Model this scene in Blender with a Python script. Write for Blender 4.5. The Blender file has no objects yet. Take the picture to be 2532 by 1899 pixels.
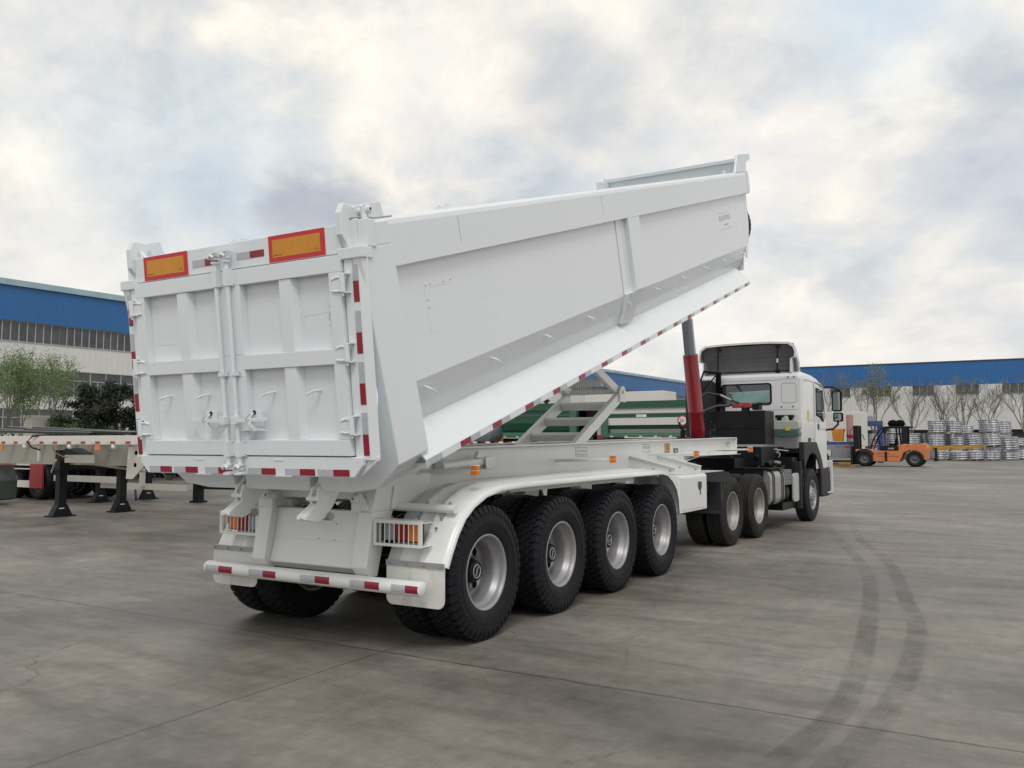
import bpy, math, random
from mathutils import Vector, Matrix
R = math.radians
sc = bpy.context.scene
C = sc.collection
random.seed(7)

# ------------------------------------------------------------------ camera
cam_d = bpy.data.cameras.new('camera'); cam = bpy.data.objects.new('camera', cam_d); C.objects.link(cam)
YAW, PITCH = 0.53380, 0.0684
cam.location = (-5.9338, -4.9627, 1.5801)
fw = Vector((math.cos(PITCH)*math.cos(YAW), math.cos(PITCH)*math.sin(YAW), math.sin(PITCH)))
rt = Vector((math.sin(YAW), -math.cos(YAW), 0)); up = rt.cross(fw)
cam.rotation_euler = Matrix((rt, up, -fw)).transposed().to_euler()
cam_d.sensor_width = 36; cam_d.lens = 2123.24/2532*36
cam_d.clip_start = .1; cam_d.clip_end = 6000
sc.camera = cam

# ------------------------------------------------------------------ light
SUN_EL, SUN_AZ = R(52), R(215)       # direction towards the sun: azimuth measured from +X
sdir = Vector((math.cos(SUN_EL)*math.cos(SUN_AZ), math.cos(SUN_EL)*math.sin(SUN_AZ), math.sin(SUN_EL)))
sd = bpy.data.lights.new('sun', 'SUN'); sd.energy = 1.0; sd.angle = R(20); sd.color = (1, .97, .93)
so = bpy.data.objects.new('sun', sd); C.objects.link(so)
so.rotation_euler = sdir.to_track_quat('Z', 'Y').to_euler()
sc.view_settings.view_transform = 'Standard'; sc.view_settings.look = 'None'
sc.view_settings.exposure = .24; sc.view_settings.gamma = 1

W = bpy.data.worlds.new('World'); sc.world = W; W.use_nodes = True
nt = W.node_tree; nt.nodes.clear()
class NT:
    def __init__(s, nt): s.nt = nt
    def n(s, t, **k):
        nd = s.nt.nodes.new(t)
        ins = k.pop('i', {})
        for a, b in k.items(): setattr(nd, a, b)
        for a, b in ins.items():
            if hasattr(b, 'is_linked') or hasattr(b, 'links'): s.nt.links.new(b, nd.inputs[a])
            else: nd.inputs[a].default_value = b
        return nd
    def math(s, op, a, b=0, clamp=False):
        return s.n('ShaderNodeMath', operation=op, use_clamp=clamp, i={0: a, 1: b}).outputs[0]
    def vm(s, op, a, b=(0, 0, 0)):
        return s.n('ShaderNodeVectorMath', operation=op, i={0: a, 1: b})
    def mix(s, f, a, b, bt='MIX'):
        nd = s.n('ShaderNodeMix', data_type='RGBA', blend_type=bt)
        for k, v in ((0, f), (6, a), (7, b)):
            if hasattr(v, 'links'): s.nt.links.new(v, nd.inputs[k])
            else: nd.inputs[k].default_value = v if k == 0 else (tuple(v)+(1,))[:4]
        return nd.outputs[2]
    def ramp(s, f, pts, interp='LINEAR'):
        nd = s.n('ShaderNodeValToRGB', i={0: f}); cr = nd.color_ramp; cr.interpolation = interp
        while len(cr.elements) < len(pts): cr.elements.new(.5)
        for e, (p, c) in zip(cr.elements, pts):
            e.position = p; e.color = (tuple(c)+(1,))[:4] if not isinstance(c, (int, float)) else (c, c, c, 1)
        return nd.outputs[0]
    def noise(s, vec, scale, detail=4, rough=.5, dist=0):
        return s.n('ShaderNodeTexNoise', i={'Vector': vec, 'Scale': scale, 'Detail': detail, 'Roughness': rough, 'Distortion': dist}).outputs[0]
    def mapping(s, vec, scale=(1, 1, 1), rot=(0, 0, 0), loc=(0, 0, 0)):
        return s.n('ShaderNodeMapping', i={'Vector': vec, 'Scale': scale, 'Rotation': rot, 'Location': loc}).outputs[0]

def sky_world():
    g = NT(nt)
    sky = g.n('ShaderNodeTexSky', sky_type='NISHITA', sun_disc=False, sun_elevation=SUN_EL,
              sun_rotation=R(90)-SUN_AZ, air_density=1.2, dust_density=3.0)
    d = g.n('ShaderNodeTexCoord').outputs['Generated']
    sp = g.n('ShaderNodeSeparateXYZ', i={0: d})
    z = g.math('MAXIMUM', sp.outputs[2], 0.0)
    den = g.math('ADD', z, .50)
    px = g.math('DIVIDE', sp.outputs[0], den); py = g.math('DIVIDE', sp.outputs[1], den)
    pv = g.n('ShaderNodeCombineXYZ', i={0: px, 1: py, 2: 0.0}).outputs[0]
    pv = g.mapping(pv, rot=(0, 0, R(-32)), scale=(1.0, .9, 1), loc=SKYLOC)
    def dens(v):
        big = g.noise(v, 2.9, 4, .5, .25)
        fine = g.noise(g.mapping(v, loc=(4, 1, 3)), 7.6, 12, .62, .30)
        return g.math('ADD', g.math('MULTIPLY', big, .55), g.math('MULTIPLY', fine, .45))
    n1 = dens(pv)
    n1b = dens(g.mapping(pv, loc=(.045, .055, 0)))
    relief = g.math('SUBTRACT', n1, n1b)
    n2 = g.noise(g.mapping(pv, loc=(5, 9, 2)), 4.2, 9, .6, .3)
    n3 = g.noise(g.mapping(pv, loc=(15, 3, 7)), 1.1, 4, .5, .2)
    cloud = g.ramp(n1, [(.38, (.60, .635, .665)), (.44, (.665, .68, .69)), (.485, (.72, .71, .69)), (.53, (.79, .76, .715)), (.60, (.86, .825, .77))])
    # billowing relief: sides turned to the light are brighter, the others bluish grey
    f = g.math('ADD', g.math('MULTIPLY', relief, 3.0), .5, True)
    shade = g.ramp(f, [(.10, (.80, .825, .85)), (.42, (.96, .963, .968)), (.6, (1.03, 1.015, .985)), (.9, (1.18, 1.13, 1.05))])
    c = g.mix(1.0, cloud, shade, 'MULTIPLY')
    dk = g.ramp(n3, [(.53, 0), (.70, 1)])
    c = g.mix(g.math('MULTIPLY', dk, .5), c, (.62, .65, .68))
    # a few broad cloud masses and openings at fixed directions of the sky
    def blob(col, az, el, rad, amt, c, soft=1.0, wob=.9):
        v = (math.cos(R(el))*math.cos(R(az)), math.cos(R(el))*math.sin(R(az)), math.sin(R(el)))
        dist = g.vm('DISTANCE', d, v).outputs['Value']
        dist = g.math('ADD', dist, g.math('MULTIPLY', g.math('SUBTRACT', n2, .5), rad*wob*2.0))
        f = g.n('ShaderNodeMapRange', interpolation_type='SMOOTHERSTEP', i={0: dist, 1: rad, 2: rad*(1-soft*.9), 3: 0.0, 4: amt}).outputs[0]
        cc = g.mix(.55, tuple(col), g.mix(1.0, tuple(col), shade, 'MULTIPLY'))
        return g.mix(f, c, cc)
    for b in SKYBLOBS: c = blob(*b[:5], c, *b[5:])
    c = g.mix(1.0, c, (.96, .968, .98), 'MULTIPLY')
    hz = g.n('ShaderNodeMapRange', i={0: sp.outputs[2], 1: .02, 2: .28, 3: .72, 4: 0.0}).outputs[0]
    c = g.mix(hz, c, (.79, .77, .745))
    nis = g.mix(1.0, sky.outputs[0], (.10, .10, .10), 'MULTIPLY')
    final = g.mix(.96, nis, c)
    bg = g.n('ShaderNodeBackground', i={0: final, 1: 1.0})
    out = g.n('ShaderNodeOutputWorld'); nt.links.new(bg.outputs[0], out.inputs[0])
SKYLOC = (3.1, 1.7, 0)
# (colour, azimuth deg from +X, elevation deg, radius, amount, softness, wobble)
SKYBLOBS = [
    ((.60, .70, .78), 6, 27.5, .17, .85, 1, .7),       # pale blue opening upper right
    ((.60, .67, .72), 52, 17, .20, .60),
    ((.40, .425, .49), 44.8, 15.0, .055, .9, 1, 1.0),   # small dark cloud left of centre
    ((.42, .445, .50), 41.8, 14.6, .055, .9, 1, 1.0),
    ((.60, .635, .67), 59, 27, .16, .6),
    ((.53, .575, .635), 1.0, 14.5, .16, .75, 1, .8),
    ((.54, .575, .615), 29, 14.5, .09, .75, 1, 1.0),
    ((.52, .545, .58), 26, 23, .10, .65, 1, 1.0),
    ((.93, .88, .81), 37, 24, .13, .7, 1, 1.0),
    ((.92, .87, .81), 14, 18, .12, .65, 1, 1.0),
    ((.88, .84, .77), 57, 8.5, .13, .6),
    ((.92, .885, .84), 18, 9, .12, .6),
]
sky_world()

# ------------------------------------------------------------------ materials
MATS = {}
def mat(name, col, rough=.5, metal=0, var=0, vscale=3, dirt=0, spec=.5, coat=0, trans=0, bump=0, bscale=40, emis=None, alpha=None):
    if name in MATS: return MATS[name]
    m = bpy.data.materials.new(name); m.use_nodes = True
    g = NT(m.node_tree); b = m.node_tree.nodes['Principled BSDF']
    b.inputs['Base Color'].default_value = (tuple(col)+(1,))[:4]
    b.inputs['Roughness'].default_value = rough; b.inputs['Metallic'].default_value = metal
    b.inputs['Specular IOR Level'].default_value = spec
    if coat: b.inputs['Coat Weight'].default_value = coat; b.inputs['Coat Roughness'].default_value = .08
    if trans: b.inputs['Transmission Weight'].default_value = trans
    tc = g.n('ShaderNodeTexCoord').outputs['Object']
    if var:
        n = g.noise(tc, vscale, 6, .6)
        lo = tuple(c*(1-var) for c in col); hi = tuple(min(1, c*(1+var)) for c in col)
        c = g.ramp(n, [(.3, lo), (.7, hi)])
        if dirt:
            n2 = g.noise(g.mapping(tc, scale=(1, 1, .35)), vscale*2.3, 8, .7)
            f = g.math('MULTIPLY', g.ramp(n2, [(.52, 0), (.75, 1)]), dirt)
            c = g.mix(f, c, (.30, .27, .23))
        m.node_tree.links.new(c, b.inputs['Base Color'])
        r = g.math('ADD', g.math('MULTIPLY', g.noise(tc, vscale*4, 4, .6), .10), rough-.05)
        m.node_tree.links.new(r, b.inputs['Roughness'])
    if bump:
        bp = g.n('ShaderNodeBump', i={'Strength': bump, 'Distance': .01, 'Height': g.noise(tc, bscale, 4, .6)})
        m.node_tree.links.new(bp.outputs[0], b.inputs['Normal'])
    MATS[name] = m
    return m
white = mat('white_paint', (.75, .795, .825), .28, var=.015, vscale=.7, dirt=.012, coat=.3, bump=.035, bscale=1.6)
cream = mat('chassis_white_paint', (.775, .79, .785), .30, var=.03, vscale=1.2, dirt=.08, coat=.2, bump=.03, bscale=5)
tape_r = mat('red_reflective_tape', (.27, .012, .03), .3, var=.06, vscale=30)
tape_w = mat('silver_reflective_tape', (.46, .48, .52), .3, var=.05, vscale=30)
plate_r = mat('red_fluorescent_plate', (.56, .025, .035), .4, var=.05, vscale=8)
plate_o = mat('orange_reflective_plate', (.62, .26, .02), .35, var=.06, vscale=14)
rubber = mat('black_rubber', (.011, .012, .016), .6, var=.25, vscale=9, bump=.15, bscale=60, spec=.22)
rubber_worn = mat('worn_rubber', (.026, .025, .025), .7, var=.3, vscale=7, bump=.15, bscale=60, spec=.2)
rubber_text = mat('raised_rubber_lettering', (.035, .036, .04), .5)
rim_m = mat('silver_wheel_paint', (.36, .36, .37), .42, metal=.5, var=.08, vscale=6)
rim_old = mat('dusty_wheel_paint', (.36, .35, .33), .5, metal=.5, var=.15, vscale=8)
dark = mat('black_steel', (.010, .011, .014), .45, var=.2, vscale=5, spec=.25)
darkm = mat('dark_grey_plastic', (.030, .031, .035), .55, var=.15, vscale=5, spec=.25)
black = mat('flat_black', (.004, .004, .005), .8, spec=.1)
grey = mat('grey_galvanised_steel', (.36, .37, .38), .45, metal=.5, var=.1, vscale=20)
alu = mat('dull_aluminium', (.42, .42, .41), .45, metal=.6, var=.1, vscale=8)
chrome = mat('polished_cylinder_rod', (.36, .40, .46), .25, metal=.85, var=.05, vscale=6)
red = mat('red_cylinder_paint', (.36, .02, .03), .33, var=.06, vscale=3, coat=.2)
orange_l = mat('amber_lens', (.75, .20, .015), .25, var=.15, vscale=60)
red_l = mat('red_lens', (.30, .008, .012), .2, var=.2, vscale=60)
clear_l = mat('clear_lens', (.33, .36, .42), .15, var=.2, vscale=60)
glass = mat('dark_window_glass', (.03, .045, .05), .06, var=.1, vscale=2, spec=.9)
sticker = mat('white_sticker', (.74, .76, .76), .4)
ink = mat('black_ink', (.03, .035, .05), .5)
ink_r = mat('red_ink', (.45, .03, .04), .5)
ink_b = mat('blue_ink', (.05, .06, .28), .5)
yellow = mat('yellow_sticker', (.62, .52, .10), .5)
rust = mat('rust', (.30, .17, .05), .8, var=.3, vscale=30)
weld = mat('bare_weld_streak', (.78, .82, .83), .4)

# ------------------------------------------------------------------ mesh helper
class M:
    def __init__(s): s.v = []; s.f = []; s.mi = []; s.sm = []; s.cur = 0; s.smooth = False
    def add(s, vs, fs, smooth=None):
        o = len(s.v); s.v += [tuple(v) for v in vs]
        for f in fs:
            s.f.append([i+o for i in f]); s.mi.append(s.cur); s.sm.append(s.smooth if smooth is None else smooth)
    def box(s, x0, x1, y0, y1, z0, z1, mtx=None):
        vs = [Vector((x, y, z)) for x in (x0, x1) for y in (y0, y1) for z in (z0, z1)]
        if mtx: vs = [mtx @ v for v in vs]
        s.add(vs, [(0, 1, 3, 2), (4, 6, 7, 5), (0, 4, 5, 1), (2, 3, 7, 6), (0, 2, 6, 4), (1, 5, 7, 3)], False)
    def prism(s, poly, ax, lo, hi, mtx=None):
        # poly: 2D points in the other two axes, in xyz order
        def mk(p, t):
            if ax == 'x': return Vector((t, p[0], p[1]))
            if ax == 'y': return Vector((p[0], t, p[1]))
            return Vector((p[0], p[1], t))
        n = len(poly); vs = [mk(p, lo) for p in poly]+[mk(p, hi) for p in poly]
        if mtx: vs = [mtx @ v for v in vs]
        s.add(vs, [list(range(n))[::-1], list(range(n, 2*n))]+[(i, (i+1) % n, n+(i+1) % n, n+i) for i in range(n)], False)
    def beam(s, p0, p1, w, h, upv=(0, 0, 1)):
        p0, p1 = Vector(p0), Vector(p1); d = (p1-p0).normalized(); u = Vector(upv)
        sx = d.cross(u).normalized(); u = sx.cross(d).normalized()
        vs = [p+sx*a*w/2+u*b*h/2 for p in (p0, p1) for a in (-1, 1) for b in (-1, 1)]
        s.add(vs, [(0, 1, 3, 2), (4, 6, 7, 5), (0, 4, 5, 1), (2, 3, 7, 6), (0, 2, 6, 4), (1, 5, 7, 3)], False)
    def tube(s, pts, r, n=10, cap=True, radii=None):
        pts = [Vector(p) for p in pts]; rings = []
        for i, p in enumerate(pts):
            d = (pts[min(i+1, len(pts)-1)]-pts[max(i-1, 0)]).normalized()
            a = d.cross(Vector((0, 0, 1)))
            if a.length < .05: a = d.cross(Vector((0, 1, 0)))
            a.normalize(); b = d.cross(a)
            rr = radii[i] if radii else r
            rings.append([p+(a*math.cos(t)+b*math.sin(t))*rr for t in [2*math.pi*k/n for k in range(n)]])
        vs = [v for r_ in rings for v in r_]
        fs = [(i*n+k, i*n+(k+1) % n, (i+1)*n+(k+1) % n, (i+1)*n+k) for i in range(len(pts)-1) for k in range(n)]
        s.add(vs, fs, True)
        if cap:
            s.add(rings[0], [list(range(n))[::-1]], False); s.add(rings[-1], [list(range(n))], False)
    def cyl(s, p0, p1, r, n=20): s.tube([p0, p1], r, n)
    def lathe(s, prof, n=48, c=(0, 0, 0), axis='y', flip=False, smooth=True):
        # prof: (t, r) along axis
        vs = []
        for t, r in prof:
            for k in range(n):
                a = 2*math.pi*k/n; p, q = r*math.cos(a), r*math.sin(a)
                v = {'y': (p, t, q), 'z': (p, q, t), 'x': (t, p, q)}[axis]
                vs.append((v[0]+c[0], v[1]+c[1], v[2]+c[2]))
        fs = []
        for i in range(len(prof)-1):
            for k in range(n):
                f = (i*n+k, (i+1)*n+k, (i+1)*n+(k+1) % n, i*n+(k+1) % n)
                fs.append(f[::-1] if flip else f)
        s.add(vs, fs, smooth)
    def disc(s, c, r, axis, n=20):
        vs = []
        for k in range(n):
            a = 2*math.pi*k/n; p, q = r*math.cos(a), r*math.sin(a)
            v = {'y': (p, 0, q), 'z': (p, q, 0), 'x': (0, p, q)}[axis]
            vs.append((v[0]+c[0], v[1]+c[1], v[2]+c[2]))
        s.add(vs, [list(range(n))], False)
    def build(s, name, mats, parent=None, bevel=0, loc=None, rot=None, split=35):
        me = bpy.data.meshes.new(name); me.from_pydata(s.v, [], s.f)
        if not isinstance(mats, (list, tuple)): mats = [mats]
        for m in mats: me.materials.append(m)
        me.polygons.foreach_set('material_index', s.mi)
        me.polygons.foreach_set('use_smooth', s.sm)
        me.validate(); me.update()
        o = bpy.data.objects.new(name, me); C.objects.link(o)
        if parent: o.parent = parent
        if loc: o.location = loc
        if rot: o.rotation_euler = rot
        if bevel:
            b = o.modifiers.new('edge_bevel', 'BEVEL'); b.width = bevel; b.segments = 2; b.limit_method = 'ANGLE'; b.angle_limit = R(40)
            b.harden_normals = False
        return o
def tag(o, label=None, cat=None, group=None, kind=None):
    if label: o['label'] = label
    if cat: o['category'] = cat
    if group: o['group'] = group
    if kind: o['kind'] = kind
    return o
def empty(name, loc=(0, 0, 0), rz=0, parent=None):
    o = bpy.data.objects.new(name, None); C.objects.link(o); o.location = loc; o.rotation_euler = (0, 0, rz)
    o.empty_display_size = .2
    if parent: o.parent = parent
    return o
def kids(o): return [c for c in bpy.data.objects if c.parent == o]
def copy_tree(o, parent=None):
    c = o.copy(); C.objects.link(c); c.parent = parent
    for ch in kids(o): copy_tree(ch, c)
    return c
TXT = {}
def text_mesh(mb, s, origin, xdir, ydir, size, depth=.001, extrude=0):
    """writes s as flat letter faces into mesh builder mb"""
    if s not in TXT:
        cu = bpy.data.curves.new('t', 'FONT'); cu.body = s; cu.size = 1; cu.resolution_u = 2
        ob = bpy.data.objects.new('t', cu); C.objects.link(ob)
        dg = bpy.context.evaluated_depsgraph_get(); me = bpy.data.meshes.new_from_object(ob.evaluated_get(dg))
        TXT[s] = ([v.co.copy() for v in me.vertices], [list(p.vertices) for p in me.polygons])
        bpy.data.objects.remove(ob); bpy.data.meshes.remove(me); bpy.data.curves.remove(cu)
    vs, fs = TXT[s]
    xd, yd = Vector(xdir), Vector(ydir); n = xd.cross(yd).normalized(); o = Vector(origin)
    mb.add([o+xd*v.x*size+yd*v.y*size+n*depth for v in vs], fs, False)
def text_w(s): 
    vs = TXT.get(s)
    return max(v.x for v in vs[0]) if vs else len(s)*.55

# ------------------------------------------------------------------ ground
def ground():
    m = bpy.data.materials.new('worn_concrete'); m.use_nodes = True; g = NT(m.node_tree)
    b = m.node_tree.nodes['Principled BSDF']
    p = g.n('ShaderNodeNewGeometry').outputs['Position']
    n1 = g.noise(p, .22, 8, .6, .6); n2 = g.noise(g.mapping(p, scale=(1, .35, 1), rot=(0, 0, R(-20))), 1.1, 8, .65, .9)
    n3 = g.noise(p, 9, 6, .7); n4 = g.noise(p, 70, 3, .7)
    c = g.ramp(n1, [(.32, (.086, .079, .070)), (.44, (.132, .122, .110)), (.55, (.190, .177, .161)), (.70, (.262, .247, .228))])
    c2 = g.ramp(n2, [(.30, (.70, .70, .70)), (.48, (1, 1, 1)), (.66, (1.20, 1.18, 1.15))])
    c = g.mix(.9, c, c2, 'MULTIPLY')
    c = g.mix(.8, c, g.ramp(n3, [(.3, (.80, .80, .80)), (.7, (1.16, 1.16, 1.16))]), 'MULTIPLY')
    nm = g.noise(g.mapping(p, scale=(1, .3, 1), rot=(0, 0, R(38))), 3.2, 8, .7, .5)
    c = g.mix(.8, c, g.ramp(nm, [(.34, (.70, .69, .68)), (.50, (1, 1, 1)), (.66, (1.25, 1.24, 1.21))]), 'MULTIPLY')
    c = g.mix(.35, c, g.ramp(n4, [(.3, (.75, .75, .75)), (.7, (1.15, 1.15, 1.15))]), 'MULTIPLY')
    # slightly warm / cool patches
    n5 = g.noise(g.mapping(p, loc=(9, 4, 0)), .5, 5, .6, .4)
    c = g.mix(.5, c, g.ramp(n5, [(.35, (.93, .97, 1.02)), (.65, (1.05, 1.0, .94))]), 'MULTIPLY')
    # mop-like sweeping streaks, dried wash marks and grit
    ns = g.noise(g.mapping(p, scale=(.25, 1.6, 1), rot=(0, 0, R(12)), loc=(3, 1, 0)), 2.4, 10, .72, 1.2)
    c = g.mix(.45, c, g.ramp(ns, [(.36, (.80, .79, .78)), (.5, (1, 1, 1)), (.64, (1.16, 1.15, 1.13))]), 'MULTIPLY')
    pit = g.n('ShaderNodeTexVoronoi', feature='F1', i={'Vector': g.mapping(p, scale=(1, 1, 0)), 'Scale': 22.0, 'Randomness': 1.0}).outputs['Distance']
    pitm = g.math('MULTIPLY', g.ramp(pit, [(.05, 1), (.14, 0)]), g.ramp(g.noise(p, 3.0, 4, .7), [(.45, 0), (.6, .75)]))
    c = g.mix(pitm, c, (.07, .065, .058))
    ck = g.n('ShaderNodeTexVoronoi', feature='DISTANCE_TO_EDGE', i={'Vector': g.mapping(g.vm('ADD', p, g.vm('MULTIPLY', g.n('ShaderNodeTexNoise', i={'Vector': p, 'Scale': 1.3, 'Detail': 5.0}).outputs[1], (1.4, 1.4, 0)).outputs[0]).outputs[0], scale=(1, 1, 0)), 'Scale': .22}).outputs['Distance']
    ckm = g.math('MULTIPLY', g.ramp(ck, [(.0006, .7), (.002, 0)]), g.ramp(g.noise(p, .35, 3, .6), [(.50, 0), (.58, .8)]))
    c = g.mix(ckm, c, (.05, .045, .04))
    # oil stains
    n6 = g.noise(g.mapping(p, loc=(2, 8, 0)), .8, 6, .65, .3)
    c = g.mix(g.math('MULTIPLY', g.ramp(n6, [(.60, 0), (.74, 1)]), .45), c, (.085, .078, .070))
    # scattered pale specks (dried mortar, paint)
    vo = g.n('ShaderNodeTexVoronoi', feature='F1', i={'Vector': g.mapping(p, scale=(1, 1, 0)), 'Scale': 1.5, 'Randomness': 1.0})
    spk = g.math('MULTIPLY', g.ramp(vo.outputs['Distance'], [(.012, 1), (.03, 0)]), g.ramp(g.noise(p, 60, 3, .7), [(.45, 0), (.6, 1)]))
    c = g.mix(spk, c, (.55, .54, .51))
    # joints between slabs: lines at given x and y
    sp = g.n('ShaderNodeSeparateXYZ', i={0: p}); X, Y = sp.outputs[0], sp.outputs[1]
    wob = g.math('MULTIPLY', g.math('SUBTRACT', g.noise(p, 1.3, 5, .7), .5), .09)
    wob2 = g.math('MULTIPLY', g.math('SUBTRACT', g.noise(p, 14, 4, .7), .5), .03)
    def line(co, at, w, amt):
        dd = g.math('ABSOLUTE', g.math('SUBTRACT', g.math('ADD', g.math('ADD', co, wob), wob2), at))
        wn = g.math('ADD', g.math('MULTIPLY', g.noise(p, 6, 3, .7), w*1.4), w*.5)
        return g.math('MULTIPLY', g.math('LESS_THAN', dd, wn), amt)
    jl = None
    for co, at, w, a in ((X, -.72, .0085, .8), (Y, -.74, .007, .62), (X, 5.3, .006, .35), (Y, -6.7, .008, .5), (Y, 5.3, .008, .5), (X, -6.7, .008, .6), (X, 11.3, .008, .4), (X, 17.3, .012, .5),
                         (X, 29.5, .02, .6), (X, 35.2, .03, .75), (X, 47.2, .05, .9), (X, 53.0, .05, .5), (Y, 11.3, .012, .5), (X, 23.4, .01, .45), (Y, -12.7, .01, .5)):
        l = line(co, at, w, a); jl = l if jl is None else g.math('MAXIMUM', jl, l)
    c = g.mix(1.0, c, (1.04, 1.03, 1.01), 'MULTIPLY')
    c = g.mix(jl, c, (.03, .027, .024))
    m.node_tree.links.new(c, b.inputs['Base Color'])
    rr = g.ramp(n1, [(.3, .36), (.5, .52), (.7, .72)])
    m.node_tree.links.new(rr, b.inputs['Roughness'])
    bp = g.n('ShaderNodeBump', i={'Strength': .25, 'Distance': .01, 'Height': g.math('ADD', g.noise(p, 120, 4, .7), g.math('MULTIPLY', jl, -2.0))})
    m.node_tree.links.new(bp.outputs[0], b.inputs['Normal'])
    s = M(); s.add([(-300, -1500, 0), (2500, -1500, 0), (2500, 1500, 0), (-300, 1500, 0)], [(0, 1, 2, 3)])
    tag(s.build('concrete_yard', m), 'grey concrete yard with slab joints and tyre marks', None, None, 'structure')
    # tyre tracks
    tm = bpy.data.materials.new('tyre_marks'); tm.use_nodes = True; g = NT(tm.node_tree); b = tm.node_tree.nodes['Principled BSDF']
    b.inputs['Base Color'].default_value = (.03, .028, .026, 1); b.inputs['Roughness'].default_value = .7
    uv = g.n('ShaderNodeUVMap').outputs[0]; su = g.n('ShaderNodeSeparateXYZ', i={0: uv}); U, V = su.outputs[0], su.outputs[1]
    rib = g.ramp(g.math('PINGPONG', g.math('MULTIPLY', U, 6.0), .5), [(.12, .78), (.35, 1)])
    edge = g.ramp(g.math('ABSOLUTE', g.math('SUBTRACT', U, .5)), [(.36, 1), (.5, 0)])
    lug = g.ramp(g.math('FRACT', g.math('MULTIPLY', V, 9.0)), [(.0, .97), (.5, 1), (.9, .97)])
    pp = g.n('ShaderNodeNewGeometry').outputs['Position']
    br = g.ramp(g.noise(pp, 1.7, 8, .75), [(.38, .05), (.60, 1)])
    fade = g.ramp(g.math('DIVIDE', V, 18.0), [(.0, .6), (.14, .8), (.3, 1), (.5, .8), (1, .1)])
    a = g.math('MULTIPLY', g.math('MULTIPLY', g.math('MULTIPLY', rib, edge), g.math('MULTIPLY', lug, br)), g.math('MULTIPLY', fade, .28))
    tm.node_tree.links.new(a, b.inputs['Alpha'])
    def strip(pts, w, z):
        # Catmull-Rom through the points
        P = []
        q = [Vector((2*pts[0][0]-pts[1][0], 2*pts[0][1]-pts[1][1]))]+[Vector(p) for p in pts]+[Vector((2*pts[-1][0]-pts[-2][0], 2*pts[-1][1]-pts[-2][1]))]
        for i in range(1, len(q)-2):
            for k in range(8):
                t = k/8; P.append(.5*((2*q[i])+(-q[i-1]+q[i+1])*t+(2*q[i-1]-5*q[i]+4*q[i+1]-q[i+2])*t*t+(-q[i-1]+3*q[i]-3*q[i+1]+q[i+2])*t**3))
        P.append(q[-2]); vs = []; dist = [0]
        for i, p_ in enumerate(P):
            d = (P[min(i+1, len(P)-1)]-P[max(i-1, 0)]).normalized(); nrm = Vector((-d.y, d.x))
            vs += [(p_.x+nrm.x*w/2, p_.y+nrm.y*w/2, z), (p_.x-nrm.x*w/2, p_.y-nrm.y*w/2, z)]
            if i: dist.append(dist[-1]+(P[i]-P[i-1]).length)
        me = bpy.data.meshes.new('tyre_track'); me.from_pydata(vs, [], [(2*i, 2*i+1, 2*i+3, 2*i+2) for i in range(len(P)-1)])
        uvl = me.uv_layers.new(name='UVMap')
        for poly in me.polygons:
            for li in poly.loop_indices:
                vi = me.loops[li].vertex_index; uvl.data[li].uv = (vi % 2, dist[vi//2])
        me.materials.append(tm); o = bpy.data.objects.new('tyre_track', me); C.objects.link(o)
        return o
    tag(strip([(-3.4, -3.20), (-2.3, -3.66), (-1.2, -3.91), (0, -3.97), (3.05, -3.66), (5.93, -3.17), (10.5, -1.95), (14.5, -1.1)], .18, .004),
        'tyre mark on the concrete, the one nearer the trailer', None, None, 'structure')
    tag(strip([(-3.4, -3.50), (-2.3, -3.92), (-1.12, -4.16), (.23, -4.24), (2.1, -4.16), (3.95, -3.86), (6.6, -3.38), (9.4, -2.6), (14, -1.7)], .18, .008),
        'tyre mark on the concrete, the one farther from the trailer', None, None, 'structure')
ground()

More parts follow.
